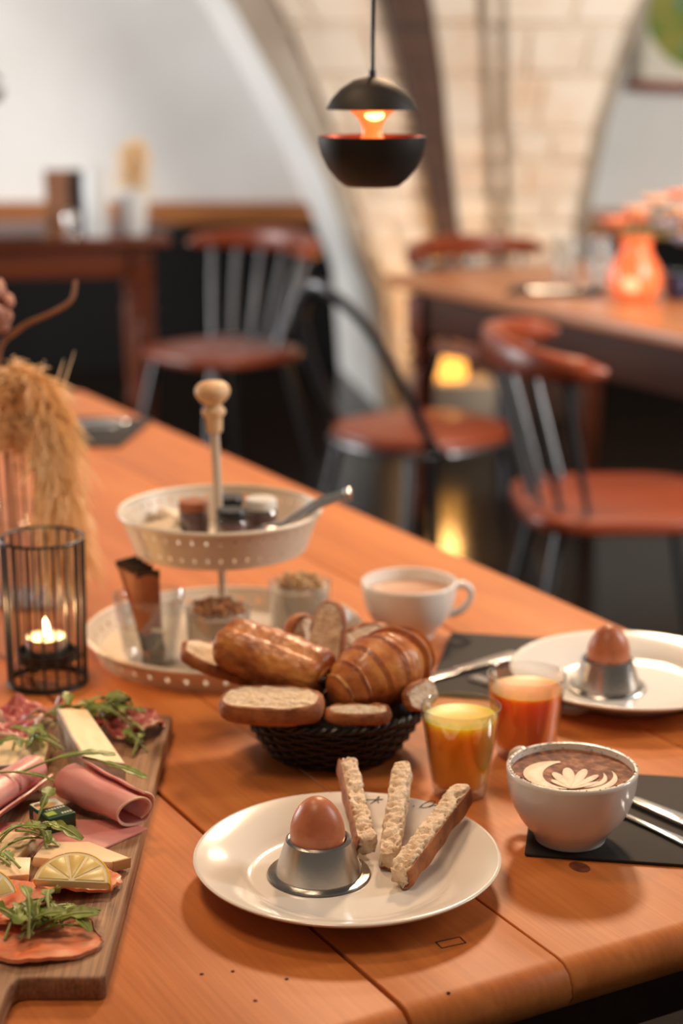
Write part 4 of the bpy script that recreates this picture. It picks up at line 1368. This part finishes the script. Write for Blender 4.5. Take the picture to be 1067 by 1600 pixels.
for k in range(46):
    v = Vector((rnd.gauss(0, 1), rnd.gauss(0, 1), rnd.gauss(0, 1.5))).normalized()
    build('seed', blob(lambda q, k=k: .0075 * (1 + .4 * nz(q, 2, k)), 8, 6), 'drypink', t, tuple(hd - b0 + Vector((v.x * .014, v.y * .014, v.z * .026))), smooth=40)
for k, (tip, w_) in enumerate((((-.346, 2.052, 1.045), .008), ((-.336, 2.022, 1.032), .006), ((-.322, 2.044, 1.047), .007), ((-.308, 2.036, 1.058), .006))):
    t = thing('dried_leaf', 'narrow pale dried leaf pointing up out of the glass vase', 'dried leaf', (VA[0] + .01 * k - .005, VA[1] + .008 * (k % 2), VA[2] + .012), group='dried leaves in the vase')
    b0 = Vector(t.location)
    P = [p - b0 for p in smooth_prof([tuple(b0), (-.372 + .009 * k, 2.062 - .011 * (k % 2), .93), (-.362 + .010 * k, 2.056 - .012 * (k % 2), .99), tip], 8)]
    build('blade', tube(P, [.001, .0012, w_ * .35, w_ * .7, w_ * .5, .0008], 8, flat=.3), 'plume_pale', t, smooth=60)
# ================================================================== serving board with cold cuts
ZB = T + .018
bd = thing('serving_board', 'walnut serving board with a notched handle carrying cold cuts and cheese', 'board', (-.248, 1.37, T))
out = [(-.084, -.255 + .004), (-.080, -.255)]
out += [(-.030, -.255), (-.024, -.257), (-.0205, -.263), (-.0195, -.272), (-.019, -.36), (-.016, -.375), (-.008, -.383), (.008, -.383), (.016, -.375), (.019, -.36), (.0195, -.272), (.0205, -.263), (.024, -.257), (.030, -.255)]
out += [(.080, -.255), (.084, -.251), (.084, .251), (.080, .255), (-.080, .255), (-.084, .251)]
V, F = slab(out, 0, .018, .0022, 3)
build('slab', ([(y, -x, z) for x, y, z in V], F), 'board', bd, rot=(0, 0, R(90)), smooth=35)

def sheet(name, label, cat, cen, size, rotz, mat, waves, seed, th=.0016, zoff=0.0, shape=.8, group=None, edge=None, lift=0.0, ripple=1.0):
    """a soft irregular slice with folds"""
    L, W = size
    t = thing(name, label, cat, (cen[0], cen[1], ZB + zoff), rotz, group)
    nr, na = 22, 90
    V, F = [], []
    def pt(u, a):
        ca, sa = math.cos(a), math.sin(a)
        f = u * (1 + .10 * nz((ca * 1.5, sa * 1.5, seed), 1.0, seed) + .05 * nz((ca * 5, sa * 5, seed), 1.0, seed) + .03 * nz((ca * 14, sa * 14, seed), 1.0, seed))
        x = L / 2 * f * math.copysign(abs(ca) ** shape, ca)
        y = W / 2 * f * math.copysign(abs(sa) ** shape, sa)
        z = waves * (.50 + .6 * nz((x, y, seed), 34, seed) + ripple * (.35 * nz((x, y, seed), 90, seed) + .22 * math.sin(x * 150 + 60 * y + seed) * u)) * (0.40 + .60 * u)
        return Vector((x, y, max(.0, z) + .0012 + lift * u * max(0, sa)))
    V.append(pt(0, 0))
    for i in range(1, nr + 1):
        for k in range(na):
            V.append(pt(i / nr, 2 * math.pi * k / na))
    for k in range(na):
        F.append((0, 1 + k, 1 + (k + 1) % na))
    for i in range(nr - 1):
        for k in range(na):
            F.append((1 + i * na + k, 1 + (i + 1) * na + k, 1 + (i + 1) * na + (k + 1) % na, 1 + i * na + (k + 1) % na))
    build('slice', thick((V, F), th), mat, t, smooth=70)
    if edge:
        m, a0, a1, rad = edge
        build('edge', tube([pt(1.0, R(a0 + (a1 - a0) * k / 30)) + Vector((0, 0, -.0002)) for k in range(31)], [rad * .5, rad, rad * 1.1, rad, rad * .5], 6), m, t, smooth=60)
    return t
# cured ham at the far end
sheet('cured_ham_slice', 'crumpled dark red cured ham slice at the far board edge by the candle cage', 'ham', (-.297, 1.602, 0), (.058, .040), R(8), 'prosciutto', .024, 2.0, edge=('hamfat', 170, 290, .0018), group=None)
sheet('cured_ham_slice', 'crumpled dark red cured ham slice at the far corner of the board', 'ham', (-.203, 1.583, 0), (.066, .066), R(-25), 'prosciutto', .026, 5.0, edge=('hamfat', 280, 380, .0018))
sheet('cured_ham_slice', 'pink-edged cured ham slice behind the flat brie wedge', 'ham', (-.302, 1.548, 0), (.042, .046), R(60), 'prosciutto', .020, 8.0, edge=('hamfat', 120, 330, .0028))
sheet('cured_ham_slice', 'cured ham slice lying under the arugula at the far end', 'ham', (-.2485, 1.592, 0), (.026, .050), R(5), 'prosciutto', .006, 11.0, edge=('hamfat', 180, 360, .0016))

# brie
def brie(label, P, hs, loc, rotz=0):
    """P: four base corners A..D, hs: heights; rind on side D-A and C-D"""
    t = thing('brie_wedge', label, 'cheese', (loc[0], loc[1], loc[2]), rotz)
    n = 10
    def top(u, v):
        a = Vector(P[0]) * (1 - u) * (1 - v) + Vector(P[1]) * u * (1 - v) + Vector(P[2]) * u * v + Vector(P[3]) * (1 - u) * v
        h = hs[0] * (1 - u) * (1 - v) + hs[1] * u * (1 - v) + hs[2] * u * v + hs[3] * (1 - u) * v
        return a, h
    V, F = [], []
    def gridf(fn, k, m):
        s = len(V)
        for i in range(k):
            for j in range(m):
                V.append(fn(i / (k - 1), j / (m - 1)))
        for i in range(k - 1):
            for j in range(m - 1):
                F.append((s + i * m + j, s + i * m + j + 1, s + (i + 1) * m + j + 1, s + (i + 1) * m + j))
    def tf(u, v):
        a, h = top(u, v)
        edge = min(u, 1 - u, v, 1 - v)
        return Vector((a.x, a.y, h + (.0012 * nz((a.x, a.y, 0), 110) if edge > 0 else 0)))
    gridf(tf, n, n)
    gridf(lambda u, v: Vector((*top(u, v)[0], 0)), 2, 2)
    for e in (lambda s: (s, 0), lambda s: (1, s), lambda s: (s, 1), lambda s: (0, s)):
        gridf(lambda s, q, e=e: Vector((*top(*e(s))[0], top(*e(s))[1] * q)), n, 2)
    build('paste', (V, F), 'brie', t, smooth=30)
    cen = sum((Vector(p) for p in P), Vector((0, 0))) / 4
    for e, m in ((lambda s: (0, s), 'rind'), (lambda s: (s, 1), 'rind')):
        V, F = [], []
        def rf(s, q, e=e):
            a, h = top(*e(s))
            o = (a - cen).normalized() * .0012
            return Vector((a.x + o.x, a.y + o.y, (h + .0003) * q))
        gridf(rf, 12, 5)
        build('rind', thick((V, F), .0022), m, t, smooth=50)
    return t
brie('tall brie wedge with grey rind standing beside the ham rolls', [(-.026, .048), (-.001, .062), (.046, -.040), (.012, -.052)], [.036, .030, .018, .028], (-.236, 1.497, ZB))
brie('flat brie wedge under arugula beside the tall brie wedge', [(-.020, .034), (.022, .040), (.024, -.014), (-.040, -.018)], [.015, .017, .012, .010], (-.288, 1.486, ZB))

# rolled and flat cooked ham
def ham_roll(label, p0, p1, r0, r1, turns, seed, start=0.0, zb=0.0):
    p0, p1 = Vector((*p0, 0)), Vector((*p1, 0))
    t = thing('ham_roll', label, 'ham', (p0.x, p0.y, ZB + zb), math.atan2(p1.y - p0.y, p1.x - p0.x))
    L = (p1 - p0).length
    def f(u, v):
        a = start + 2 * math.pi * turns * v
        r = (r0 + (r1 - r0) * u) * (.62 + .38 * v) * (1 + .10 * nz((u * 3, math.cos(a), math.sin(a)), 1.2, seed))
        rmax = r0 + (r1 - r0) * u
        y = r * math.cos(a) * 1.12
        z = rmax * .92 + r * math.sin(a) * .92
        x = L * u + .004 * math.sin(a + seed) * u + .003 * nz((v * 6, u, 0), 1, seed)
        return Vector((x, y, max(.0012, z)))
    build('slice', thick(grid(f, 22, 60), .0016), 'ham', t, smooth=70)
    e = [f(1.0, k / 40) for k in range(41)]
    build('fat_edge', tube(e, .0012, 6), 'hamfat', t, smooth=60)
    return t
ham_roll('rolled slice of pink ham with open end towards the board edge', (-.232, 1.416), (-.170, 1.360), .0205, .0165, 1.35, 1.0, R(-60))
ham_roll('rolled slice of pink ham at the back of the butter packet', (-.268, 1.447), (-.308, 1.338), .0165, .0215, 1.3, 6.0, R(-120))
t = thing('ham_slice', 'flat pink ham slice with a pointed corner under the ham roll', 'ham', (-.200, 1.345, ZB))
V, F = slab([(.040, .012), (.0, -.036), (-.012, -.034), (-.050, .004), (-.030, .030), (.02, .028)], .0002, .0022, .0006, 2)
build('slice', (V, F), 'ham', t, smooth=40)
t = thing('ham_slice', 'flat pink ham slice under the pale cheese', 'ham', (-.275, 1.335, ZB))
V, F = slab([(-.040, .03), (-.032, -.026), (.02, -.030), (.036, .008), (.01, .034)], .0002, .0024, .0006, 2)
build('slice', (V, F), 'ham', t, smooth=40)

# butter packets
def butter(label, loc, rz, rot=None):
    t = thing('butter_packet', label, 'butter', loc, rot=rot or (0, 0, rz))
    build('wrapper', slab(rect(-.0125, .0125, -.0185, .0185, .0012, 2), 0, .0135, .0012, 2), 'packgreen', t, smooth=40)
    zt = .0134
    build('white_print', slab([(-.0115, .003), (.0115, .001), (.0115, .0175), (-.0115, .0175)], zt, zt + .0003), 'packwhite', t)
    build('butter_print', slab([(-.002 + .0085 * math.cos(a), .007 + .0058 * math.sin(a)) for a in [2 * math.pi * k / 20 for k in range(20)]], zt + .0003, zt + .0005), 'packyellow', t)
    build('brown_print', slab([(-.007 + .0035 * math.cos(a), .0115 + .003 * math.sin(a)) for a in [2 * math.pi * k / 16 for k in range(16)]], zt + .0005, zt + .0007), 'packbrown', t)
    build('lime_print', slab(rect(-.0105, -.002, -.0135, -.0055), zt, zt + .0003), 'packlime', t)
    for k in range(7):     # the tiny print line, too small to read
        x = -.007 + k * .0026
        build('print_mark', slab(rect(x, x + .0017, -.0035, -.0008), zt, zt + .0003), 'packwhite', t)
    for k in range(4):
        x = .002 + k * .0024
        build('print_mark', slab(rect(x, x + .0015, -.0150, -.0122), zt, zt + .0003), 'packwhite', t)
    build('side_sticker', xf(slab(rect(-.005, .003, .0025, .0105), -.0003, .0004), (-.0125, .004, 0), (R(90), 0, R(-90))), 'packpink', t)
    return t
butter('small dark green butter packet leaning between ham rolls and cheese', (-.2395, 1.366, ZB + .0022), R(36))
butter('small dark green butter packet behind the left ham roll', (-.3135, 1.444, ZB), R(60))

# semi-hard cheese slices
def cheese_slice(label, loc, P, rz, tilt, rind_edges):
    t = thing('cheese_slice', label, 'cheese', loc, rot=(tilt[0], tilt[1], rz))
    build('paste', slab(P, 0, .0085, .0012, 2), 'cheese', t, smooth=40)
    for i, j in rind_edges:
        a, b = Vector((*P[i], 0)), Vector((*P[j], 0))
        ang = math.atan2(b.y - a.y, b.x - a.x)
        build('rind', xf(box(0, (b - a).length, -.0010, .0010, .0003, .0086, .0004), tuple(a), (0, 0, ang)), 'cheeserind', t)
    return t
cheese_slice('pale cheese slice under arugula beside the butter packet', (-.272, 1.304, ZB + .0026), [(-.045, -.012), (-.005, -.026), (.018, -.022), (.030, .010), (.016, .022), (-.036, .018)], 0, (R(4), R(-3)), [(0, 1)])
cheese_slice('pale cheese slice with brown rind tip next to the lemon', (-.208, 1.291, ZB + .001), [(-.032, -.020), (-.012, -.022), (.030, -.020), (.042, -.008), (.006, .022), (-.028, .016)], 0, (R(-5), R(4)), [(2, 3)])
cheese_slice('pale cheese slice propped on the salmon by the lemon', (-.262, 1.255, ZB + .004), [(-.022, -.016), (.020, -.013), (.024, .010), (-.020, .013)], .3, (R(10), R(6)), [(0, 3)])

# lemon
def lemon(label, loc, rot):
    t = thing('lemon_slice', label, 'lemon', loc, rot=rot)
    Rr, th = .0290, .010
    def half(r, z0, z1, mat, nm, zz=0):
        P = [(r * math.cos(math.pi * k / 28), r * math.sin(math.pi * k / 28) * .92) for k in range(29)]
        build(nm, slab(P, z0, z1, .0006, 2), mat, t, smooth=40)
    half(Rr - .0006, .0006, th - .0004, 'lemonpith', 'pith')
    # peel
    V, F = [], []
    for k in range(29):
        a = math.pi * k / 28
        for r, z in ((Rr - .001, 0), (Rr, .001), (Rr + .0005, th * .5), (Rr, th - .001), (Rr - .001, th)):
            V.append((r * math.cos(a), r * math.sin(a) * .92, z))
    for k in range(28):
        for j in range(4):
            F.append((k * 5 + j, k * 5 + j + 1, (k + 1) * 5 + j + 1, (k + 1) * 5 + j))
    build('peel', thick((V, F), .0012), 'lemonrind', t, smooth=60)
    for k in range(5):
        a0, a1 = R(3 + 36 * k), R(33 + 36 * k)
        am = (a0 + a1) / 2
        c = Vector((.0022 * math.cos(am), .0022 * math.sin(am) + .0006))
        P = [tuple(c)] + [((Rr - .0035) * math.cos(a0 + (a1 - a0) * q / 6), (Rr - .0035) * math.sin(a0 + (a1 - a0) * q / 6) * .92) for q in range(7)]
        build('segment', slab(P, th - .002, th + .0004, .0007, 2), 'lemonflesh', t, smooth=40)
    return t
lemon('half slice of lemon standing against the cheese beside the salmon', (-.201, 1.222, ZB + .0035), (R(30), 0, R(-6)))
lemon('lemon slice at the outer edge of the board beside the salmon', (-.268, 1.196, ZB + .006), (R(60), R(0), R(40)))

# smoked salmon
sheet('salmon_slice', 'glossy smoked salmon slice with brown edge at the handle end of the board', 'salmon', (-.214, 1.166, 0), (.078, .072), R(20), 'salmon', .0065, 3.3, .0030, ripple=.25, edge=('salmonskin', -75, 40, .0009))
sheet('salmon_slice', 'smoked salmon slice folded below the lemon', 'salmon', (-.250, 1.205, 0), (.060, .070), R(60), 'salmon', .014, 7.7, .0030, .001, ripple=.2)
sheet('salmon_slice', 'smoked salmon slice showing between cheese and lemon', 'salmon', (-.205, 1.250, 0), (.075, .035), R(6), 'salmon', .011, 9.1, .0026, .001)

# ---- loose food is lowered or lifted until it just touches what lies below it
from mathutils.bvhtree import BVHTree
def world_mesh(o):
    out = []
    for q in [o] + list(o.children_recursive):
        if q.type == 'MESH':
            out.append(q)
    return out
def tree_of(o, dz=0.0):
    bpy.context.view_layer.update()
    V, F = [], []
    for q in world_mesh(o):
        s0 = len(V)
        V += [q.matrix_world @ v.co + Vector((0, 0, dz)) for v in q.data.vertices]
        F += [tuple(i + s0 for i in p.vertices) for p in q.data.polygons]
    return V, F
def settle(o, against, top=.014, step=.0005, low=-.012):
    V, F = tree_of(o)
    hit = lambda dz: any(t.overlap(BVHTree.FromPolygons([v + Vector((0, 0, dz)) for v in V], F)) for t in against)
    dz = 0.0
    if hit(0):
        while dz < top and hit(dz):
            dz += step
    else:
        while dz > low and not hit(dz):
            dz -= step
        dz += step
    o.location.z += dz - .0002
def food(*names):
    return [o for o in bpy.data.objects if o.parent is None and o.name.split('.')[0] in names]
def trees(objs):
    return [BVHTree.FromPolygons(*tree_of(q)) for q in objs]
laid = food('serving_board', 'brie_wedge', 'ham_slice')
for o in sorted(food('cured_ham_slice'), key=lambda q: q.name, reverse=True) + food('butter_packet') + food('ham_roll') + food('salmon_slice') + food('cheese_slice') + food('lemon_slice'):
    settle(o, trees(laid))
    laid.append(o)

# arugula
def arugula(label, group, loc, yaw, L, W, bend, seed, pitch=0.1, roll=0.0, lobes=3):
    r_ = random.Random(seed)
    t = thing('arugula_leaf', label, 'salad leaf', loc, group=group, rot=(roll, -pitch, yaw))
    cv = [r_.uniform(-.5, .5), bend]
    def mid(s):
        return Vector((L * s * (1 - .12 * abs(cv[0]) * s), L * cv[0] * .35 * s * s, L * cv[1] * math.sin(math.pi * s * .85) * .5 - L * .1 * s * s))
    stem_end = .38
    n = 22
    V, F = [], []
    for i in range(n + 1):
        s = stem_end * .7 + (1 - stem_end * .7) * i / n
        q = i / n
        env = (math.sin(math.pi * min(1, q * .93 + .03)) ** .6) * (.45 + .75 * q if q < .75 else 1.0)
        lob = .38 + .62 * abs(math.sin(math.pi * (lobes * q + .15))) ** .9 if q < .78 else 1.0
        wv = W * .5 * env * lob
        p = mid(s)
        tg = (mid(min(1, s + .01)) - mid(s - .01)).normalized()
        b = tg.cross(Vector((0, 0, 1))).normalized()
        up = b.cross(tg)
        for sd in (-1, -.5, 0, .5, 1):
            V.append(p + b * (wv * sd) + up * (.22 * wv * sd * sd + .0016 * nz((q * 6, sd, seed), 1.4, seed) * abs(sd)) + tg * (-.18 * wv * abs(sd)))
    for i in range(n):
        for k in range(4):
            F.append((i * 5 + k, i * 5 + k + 1, (i + 1) * 5 + k + 1, (i + 1) * 5 + k))
    build('blade', thick((V, F), .0005), 'arugula', t, smooth=70)
    build('stem', tube([mid(k / 14 * .93) + Vector((0, 0, .0002)) for k in range(15)], [.0012, .0011, .0009, .0007, .0003], 6), 'stemgreen', t, smooth=60)
    return t
def bunch(label, group, cen, rx, ry, z0, z1, n, seed, Lr=(.030, .048), Wr=(.008, .014)):
    r_ = random.Random(seed)
    for k in range(n):
        a = r_.uniform(0, 6.283)
        q = math.sqrt(r_.random())
        yaw = r_.uniform(0, 6.283)
        L = r_.uniform(*Lr)
        x, y = cen[0] + rx * q * math.cos(a) - .4 * L * math.cos(yaw), cen[1] + ry * q * math.sin(a) - .4 * L * math.sin(yaw)
        arugula(label, group, (x, y, ZB + r_.uniform(z0, z1)), yaw, L, r_.uniform(*Wr), r_.uniform(.1, .6), seed * 50 + k, r_.uniform(-.1, .45), r_.uniform(-.5, .5), r_.choice((2, 3, 4)))
bunch('arugula leaf in the bunch on the smoked salmon', 'arugula on the salmon', (-.213, 1.180), .026, .014, .012, .022, 20, 4, (.030, .050), (.009, .015))
bunch('arugula leaf lying on the pale cheese', 'arugula on the cheese', (-.252, 1.308), .024, .020, .012, .020, 7, 9, (.034, .050), (.009, .014))
bunch('arugula leaf between the salmon and the cheese', 'arugula beside the lemon', (-.272, 1.262), .022, .022, .010, .020, 8, 12)
bunch('arugula leaf lying on the flat brie', 'arugula on the brie', (-.276, 1.498), .020, .014, .018, .026, 8, 15)
bunch('arugula leaf on the cured ham at the far end of the board', 'arugula on the cured ham', (-.218, 1.585), .024, .022, .016, .030, 14, 21)
bunch('arugula leaf on the cured ham by the candle cage', 'arugula near the candle cage', (-.262, 1.588), .014, .020, .018, .030, 8, 27)
bunch('arugula leaf lying on the bare board beside the brie', 'arugula on the bare board', (-.190, 1.535), .010, .012, .003, .010, 5, 31, (.020, .032))
arugula('long arugula leaf draped over both ham rolls', None, (-.272, 1.408, ZB + .036), R(14), .085, .013, .22, 77, .10, .1, 2)
arugula('arugula leaf hanging off the ham roll towards the brie', None, (-.222, 1.428, ZB + .042), R(-12), .060, .011, .1, 78, -.25, .2, 2)
arugula('thin arugula stem across the left ham roll', None, (-.300, 1.395, ZB + .044), R(12), .060, .006, .1, 79, -.05, 0, 2)
arugula('arugula leaf tucked in front of the butter packet', None, (-.250, 1.352, ZB + .006), R(75), .036, .013, .5, 81, .5, .3, 2)
arugula('arugula leaf in front of the butter packet with curled tip', None, (-.252, 1.345, ZB + .014), R(-35), .055, .014, .4, 83, .1, .3, 3)
bt = trees(laid)
for o in food('arugula_leaf'):
    settle(o, bt, .035, .0010, -.012)

# ================================================================== pendant lamps
def pendant(label, loc, ceil, power, sc=.625):
    t = thing('pendant_lamp', label, 'lamp', loc)      # base = bottom of the bowl
    t.scale = (sc, sc, sc)
    build('bowl', lathe([(0, 0), (.040, 0), (.0435, .001), (.056, .011), (.070, .028), (.080, .048), (.0848, .066), (.0855, .077), (.0845, .0778), (.0835, .077), (.0828, .066), (.078, .049), (.068, .030), (.054, .014), (.041, .004), (0, .0035)], 64), 'lampblack', t, smooth=50)
    build('bowl_lining', lathe([(.0833, .0772), (.0822, .066), (.0774, .049), (.0674, .0305), (.0535, .0145), (.040, .0045), (0, .004)], 64), 'copper', t, smooth=50)
    build('dome', lathe([(.0, .169), (.008, .1685), (.030, .163), (.050, .150), (.064, .135), (.0715, .1205), (.0722, .119), (.0710, .1188), (.0628, .1335), (.049, .148), (.030, .160), (0, .166)], 64), 'lampblack', t, smooth=50)
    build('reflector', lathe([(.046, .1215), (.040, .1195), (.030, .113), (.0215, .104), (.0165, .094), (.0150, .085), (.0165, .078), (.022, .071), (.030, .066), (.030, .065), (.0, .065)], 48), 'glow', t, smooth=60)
    build('bulb', xf(blob(lambda v: .012, 20, 12), (.003, -.0255, .1105), (R(-40), 0, 0), sc=(1.25, .6, .75)), 'bulb', t, smooth=60)
    for k in range(4):
        a = 2 * math.pi * (k + .5) / 4
        build('strut', tube([(.012 * math.cos(a), .012 * math.sin(a), .062), (.012 * math.cos(a), .012 * math.sin(a), .004)], .003, 8), 'copper', t)
    build('cap', lathe([(0, .166), (.0055, .166), (.0058, .176), (.004, .180), (0, .180)], 20), 'blackmetal', t, smooth=40)
    build('cord', tube([(0, 0, .178), (0.0015, 0, (ceil - loc[2]) * .5 / sc), (0, 0, (ceil - loc[2]) / sc)], .0034, 8), 'blackmetal', t)
    l = bpy.data.lights.new('pendant_light', 'POINT')
    l.energy = power
    l.color = (1.0, 0.45, 0.18)
    l.shadow_soft_size = .02
    lo = bpy.data.objects.new('pendant_light', l)
    COL.objects.link(lo)
    lo.parent = t
    lo.location = (0, 0, .100)
    return t
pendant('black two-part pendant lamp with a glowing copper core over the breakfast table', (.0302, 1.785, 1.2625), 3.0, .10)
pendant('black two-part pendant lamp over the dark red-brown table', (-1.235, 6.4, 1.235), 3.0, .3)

# glowing amber lantern by the wall, seen under the oak table
ln = thing('floor_lantern', 'glowing amber lantern on a low stone block under the oak table', 'lantern', (.41, 6.62, .215))
build('glass_shade', lathe([(0, .0), (.052, .0), (.060, .006), (.060, .03), (.052, .09), (.036, .160), (.028, .175), (.026, .176), (.034, .158), (.050, .088), (.0575, .03), (.0575, .008), (0, .004)], 32), 'lanternglow', ln, smooth=50)
build('candle', lathe([(0, .004), (.03, .004), (.03, .05), (0, .055)], 20), 'amberbulb', ln, smooth=40)
ll = bpy.data.lights.new('lantern_light', 'POINT')
ll.energy = 6
ll.color = (1.0, .5, .14)
ll.shadow_soft_size = .05
llo = bpy.data.objects.new('lantern_light', ll)
COL.objects.link(llo)
llo.parent = ln
llo.location = (0, -.02, .24)
o = build('stone_block', slab(rect(-.16, .16, -.11, .11, .01, 2), 0, .215, .01, 2), 'plaster2', None, (.41, 6.62, 0), (0, 0, .1))
tag(o, 'low rough stone block carrying the amber lantern', 'stone block')

# ================================================================== things on the far tables
def salt_glass(name, label, cat, loc, r, h, mat='jarglass', group=None):
    return tumbler(name, label, loc, r * .85, r, h, mat, cat, group)
LZ = .765
t = thing('menu_stand', 'brown and black menu stand on the dark red-brown table', 'menu stand', (-.985, 6.46, LZ), .25)
build('board', xf(box(-.075, .012, -.006, .006, 0, .235, .003), rot=(R(-6), 0, 0)), 'drytwig', t)
build('back', xf(box(.004, .06, -.005, .007, 0, .235, .003), rot=(R(-6), 0, 0)), 'blacklid', t)
build('foot', box(-.08, .065, -.035, .04, 0, .012, .003), 'drytwig', t)
t = thing('white_bottle', 'tall white bottle between menu stand and flower pot', 'bottle', (-.875, 6.42, LZ))
build('body', lathe([(0, 0), (.038, 0), (.042, .006), (.042, .19), (.034, .225), (.024, .235), (0, .235)], 28), 'whitepot', t, smooth=50)
build('cap', lathe([(0, .233), (.026, .233), (.026, .255), (0, .257)], 24), 'whitepot', t, smooth=40)
t = thing('flower_pot', 'white flower pot holding dried grass on the dark red-brown table', 'pot', (-.752, 6.50, LZ))
build('pot', lathe([(0, 0), (.040, 0), (.044, .004), (.056, .14), (.053, .142), (.050, .135), (.04, .10), (0, .10)], 32), 'whitepot', t, smooth=40)
plume('tan dried grass tuft in the white flower pot', [(-.752, 6.50, LZ + .10), (-.752, 6.50, LZ + .16), (-.748, 6.50, LZ + .23), (-.742, 6.50, LZ + .31)], 300, .085, 'plume_pale', 1.2, .003)
t = thing('salt_shaker', 'small shiny shaker in front of the menu stand', 'shaker', (-.955, 6.34, LZ))
build('body', lathe([(0, 0), (.024, 0), (.026, .004), (.022, .06), (0, .06)], 24), 'jarglass', t, smooth=40)
build('top', lathe([(0, .058), (.024, .058), (.027, .075), (.020, .095), (0, .102)], 24), 'alu', t, smooth=60)
for lab, p, rz, sz in (('folded dark napkin at the near corner of the dark red-brown table', (-1.16, 6.35), .2, (.20, .10)), ('folded dark napkin behind the white flower pot', (-.72, 6.72), .3, (.22, .13))):
    tag(build('napkin', slab(rect(-sz[0] / 2, sz[0] / 2, -sz[1] / 2, sz[1] / 2, .004, 2), 0, .010, .003, 2), 'mat', None, (p[0], p[1], LZ), (0, 0, rz)), lab, 'napkin')

t = thing('flower_vase', 'orange glass vase glowing with a candle on the oak table', 'vase', (.80, 4.86, .75))
build('body', lathe([(0, .0), (.045, .0), (.062, .012), (.072, .045), (.066, .085), (.045, .12), (.038, .14), (.045, .165), (.041, .166), (.034, .14), (.041, .119), (0, .10)], 36), 'orangeglass', t, smooth=60)
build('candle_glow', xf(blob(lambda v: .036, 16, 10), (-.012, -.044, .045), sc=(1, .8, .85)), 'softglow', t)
FL = [(-.058, .0, .200, 'coral'), (-.008, -.022, .232, 'peach'), (.050, .010, .258, 'peach'), (.108, -.022, .228, 'peach'), (.002, .048, .206, 'coral'), (.150, .020, .190, 'peach'), (.066, -.040, .196, 'greyblue'), (.118, .045, .268, 'coral'), (.118, -.062, .160, 'greyblue')]
FL.sort(key=lambda f: math.atan2(f[1], f[0]))
for k, (fx, fy, fz, fm) in enumerate(FL):
    lab = {'coral': 'coral blossom in the orange vase', 'peach': 'peach blossom in the orange vase', 'greyblue': 'grey-blue blossom in the orange vase'}[fm]
    ang = -math.pi + 2 * math.pi * (k + .5) / 9
    ang = .45 * ang + .55 * math.atan2(fy, fx)
    # the stems start inside the vase, pass the mouth and only then spread
    ft = thing('flower', lab, 'flower', (.80 + .018 * math.cos(ang), 4.86 + .018 * math.sin(ang), .856), group=fm + ' blossoms in the orange vase')
    off = Vector((.80 + fx, 4.86 + fy, .75 + fz)) - Vector(ft.location)
    hx = Vector((math.cos(ang), math.sin(ang), 0))
    m1 = Vector((.80, 4.86, .922)) + hx * .026 - Vector(ft.location)
    m2 = Vector((.80, 4.86, .932)) + hx * .044 - Vector(ft.location)
    pts_ = [Vector((0, 0, 0)), m1, m2, off] if Vector((fx, fy)).length > .06 else [Vector((0, 0, 0)), m1, off]
    build('stem', tube(smooth_prof([tuple(p) for p in pts_], 4), .0022, 6), 'stemgreen', ft)
    for q in range(7):
        a = 2 * math.pi * q / 7
        build('petal', xf(blob(lambda v: .019, 10, 7), tuple(off + Vector((.018 * math.cos(a), .018 * math.sin(a), .006))), (0, R(-25), a), (1.2, .8, .45)), fm, ft, smooth=60)
    build('flower_centre', xf(blob(lambda v: .012, 10, 7), tuple(off + Vector((0, 0, .01)))), 'peach', ft, smooth=60)
salt_glass('drinking_glass', 'clear drinking glass at the pier end of the oak table', 'glass', (.66, 5.25, .75), .036, .13)
salt_glass('drinking_glass', 'clear drinking glass behind the dark mat on the oak table', 'glass', (.77, 5.36, .75), .036, .12)
salt_glass('drinking_glass', 'clear drinking glass next to the orange vase', 'glass', (.745, 5.10, .75), .034, .11)
t = thing('candle_cup', 'dark blue glass candle cup beside the orange vase', 'cup', (.915, 4.84, .75))
build('cup', lathe([(0, 0), (.026, 0), (.036, .01), (.042, .04), (.040, .075), (.037, .075), (.038, .04), (.03, .012), (0, .008)], 28), 'blueglass', t, smooth=50)
build('filling', lathe([(0, .05), (.038, .05), (.034, .068), (0, .074)], 20), 'packlime', t, smooth=50)
tag(build('placemat', slab(rect(-.13, .13, -.10, .10, .004, 2), 0, .004, .001, 2), 'mat', None, (.600, 4.985, .75), (0, 0, R(-14))), 'dark mat on the oak table in front of the drinking glasses', 'placemat')
t = thing('spoon', 'steel spoon on the dark mat of the oak table', 'cutlery', (.525, 4.975, .754), .1)
build('handle', tube([(0, 0, .004), (.07, 0, .004), (.13, 0, .005)], [.006, .004, .003], 8, flat=.5), 'cutlery', t)
build('bowl', xf(blob(lambda v: .018, 14, 8), (.148, 0, .007), sc=(1.3, .9, .35)), 'cutlery', t)
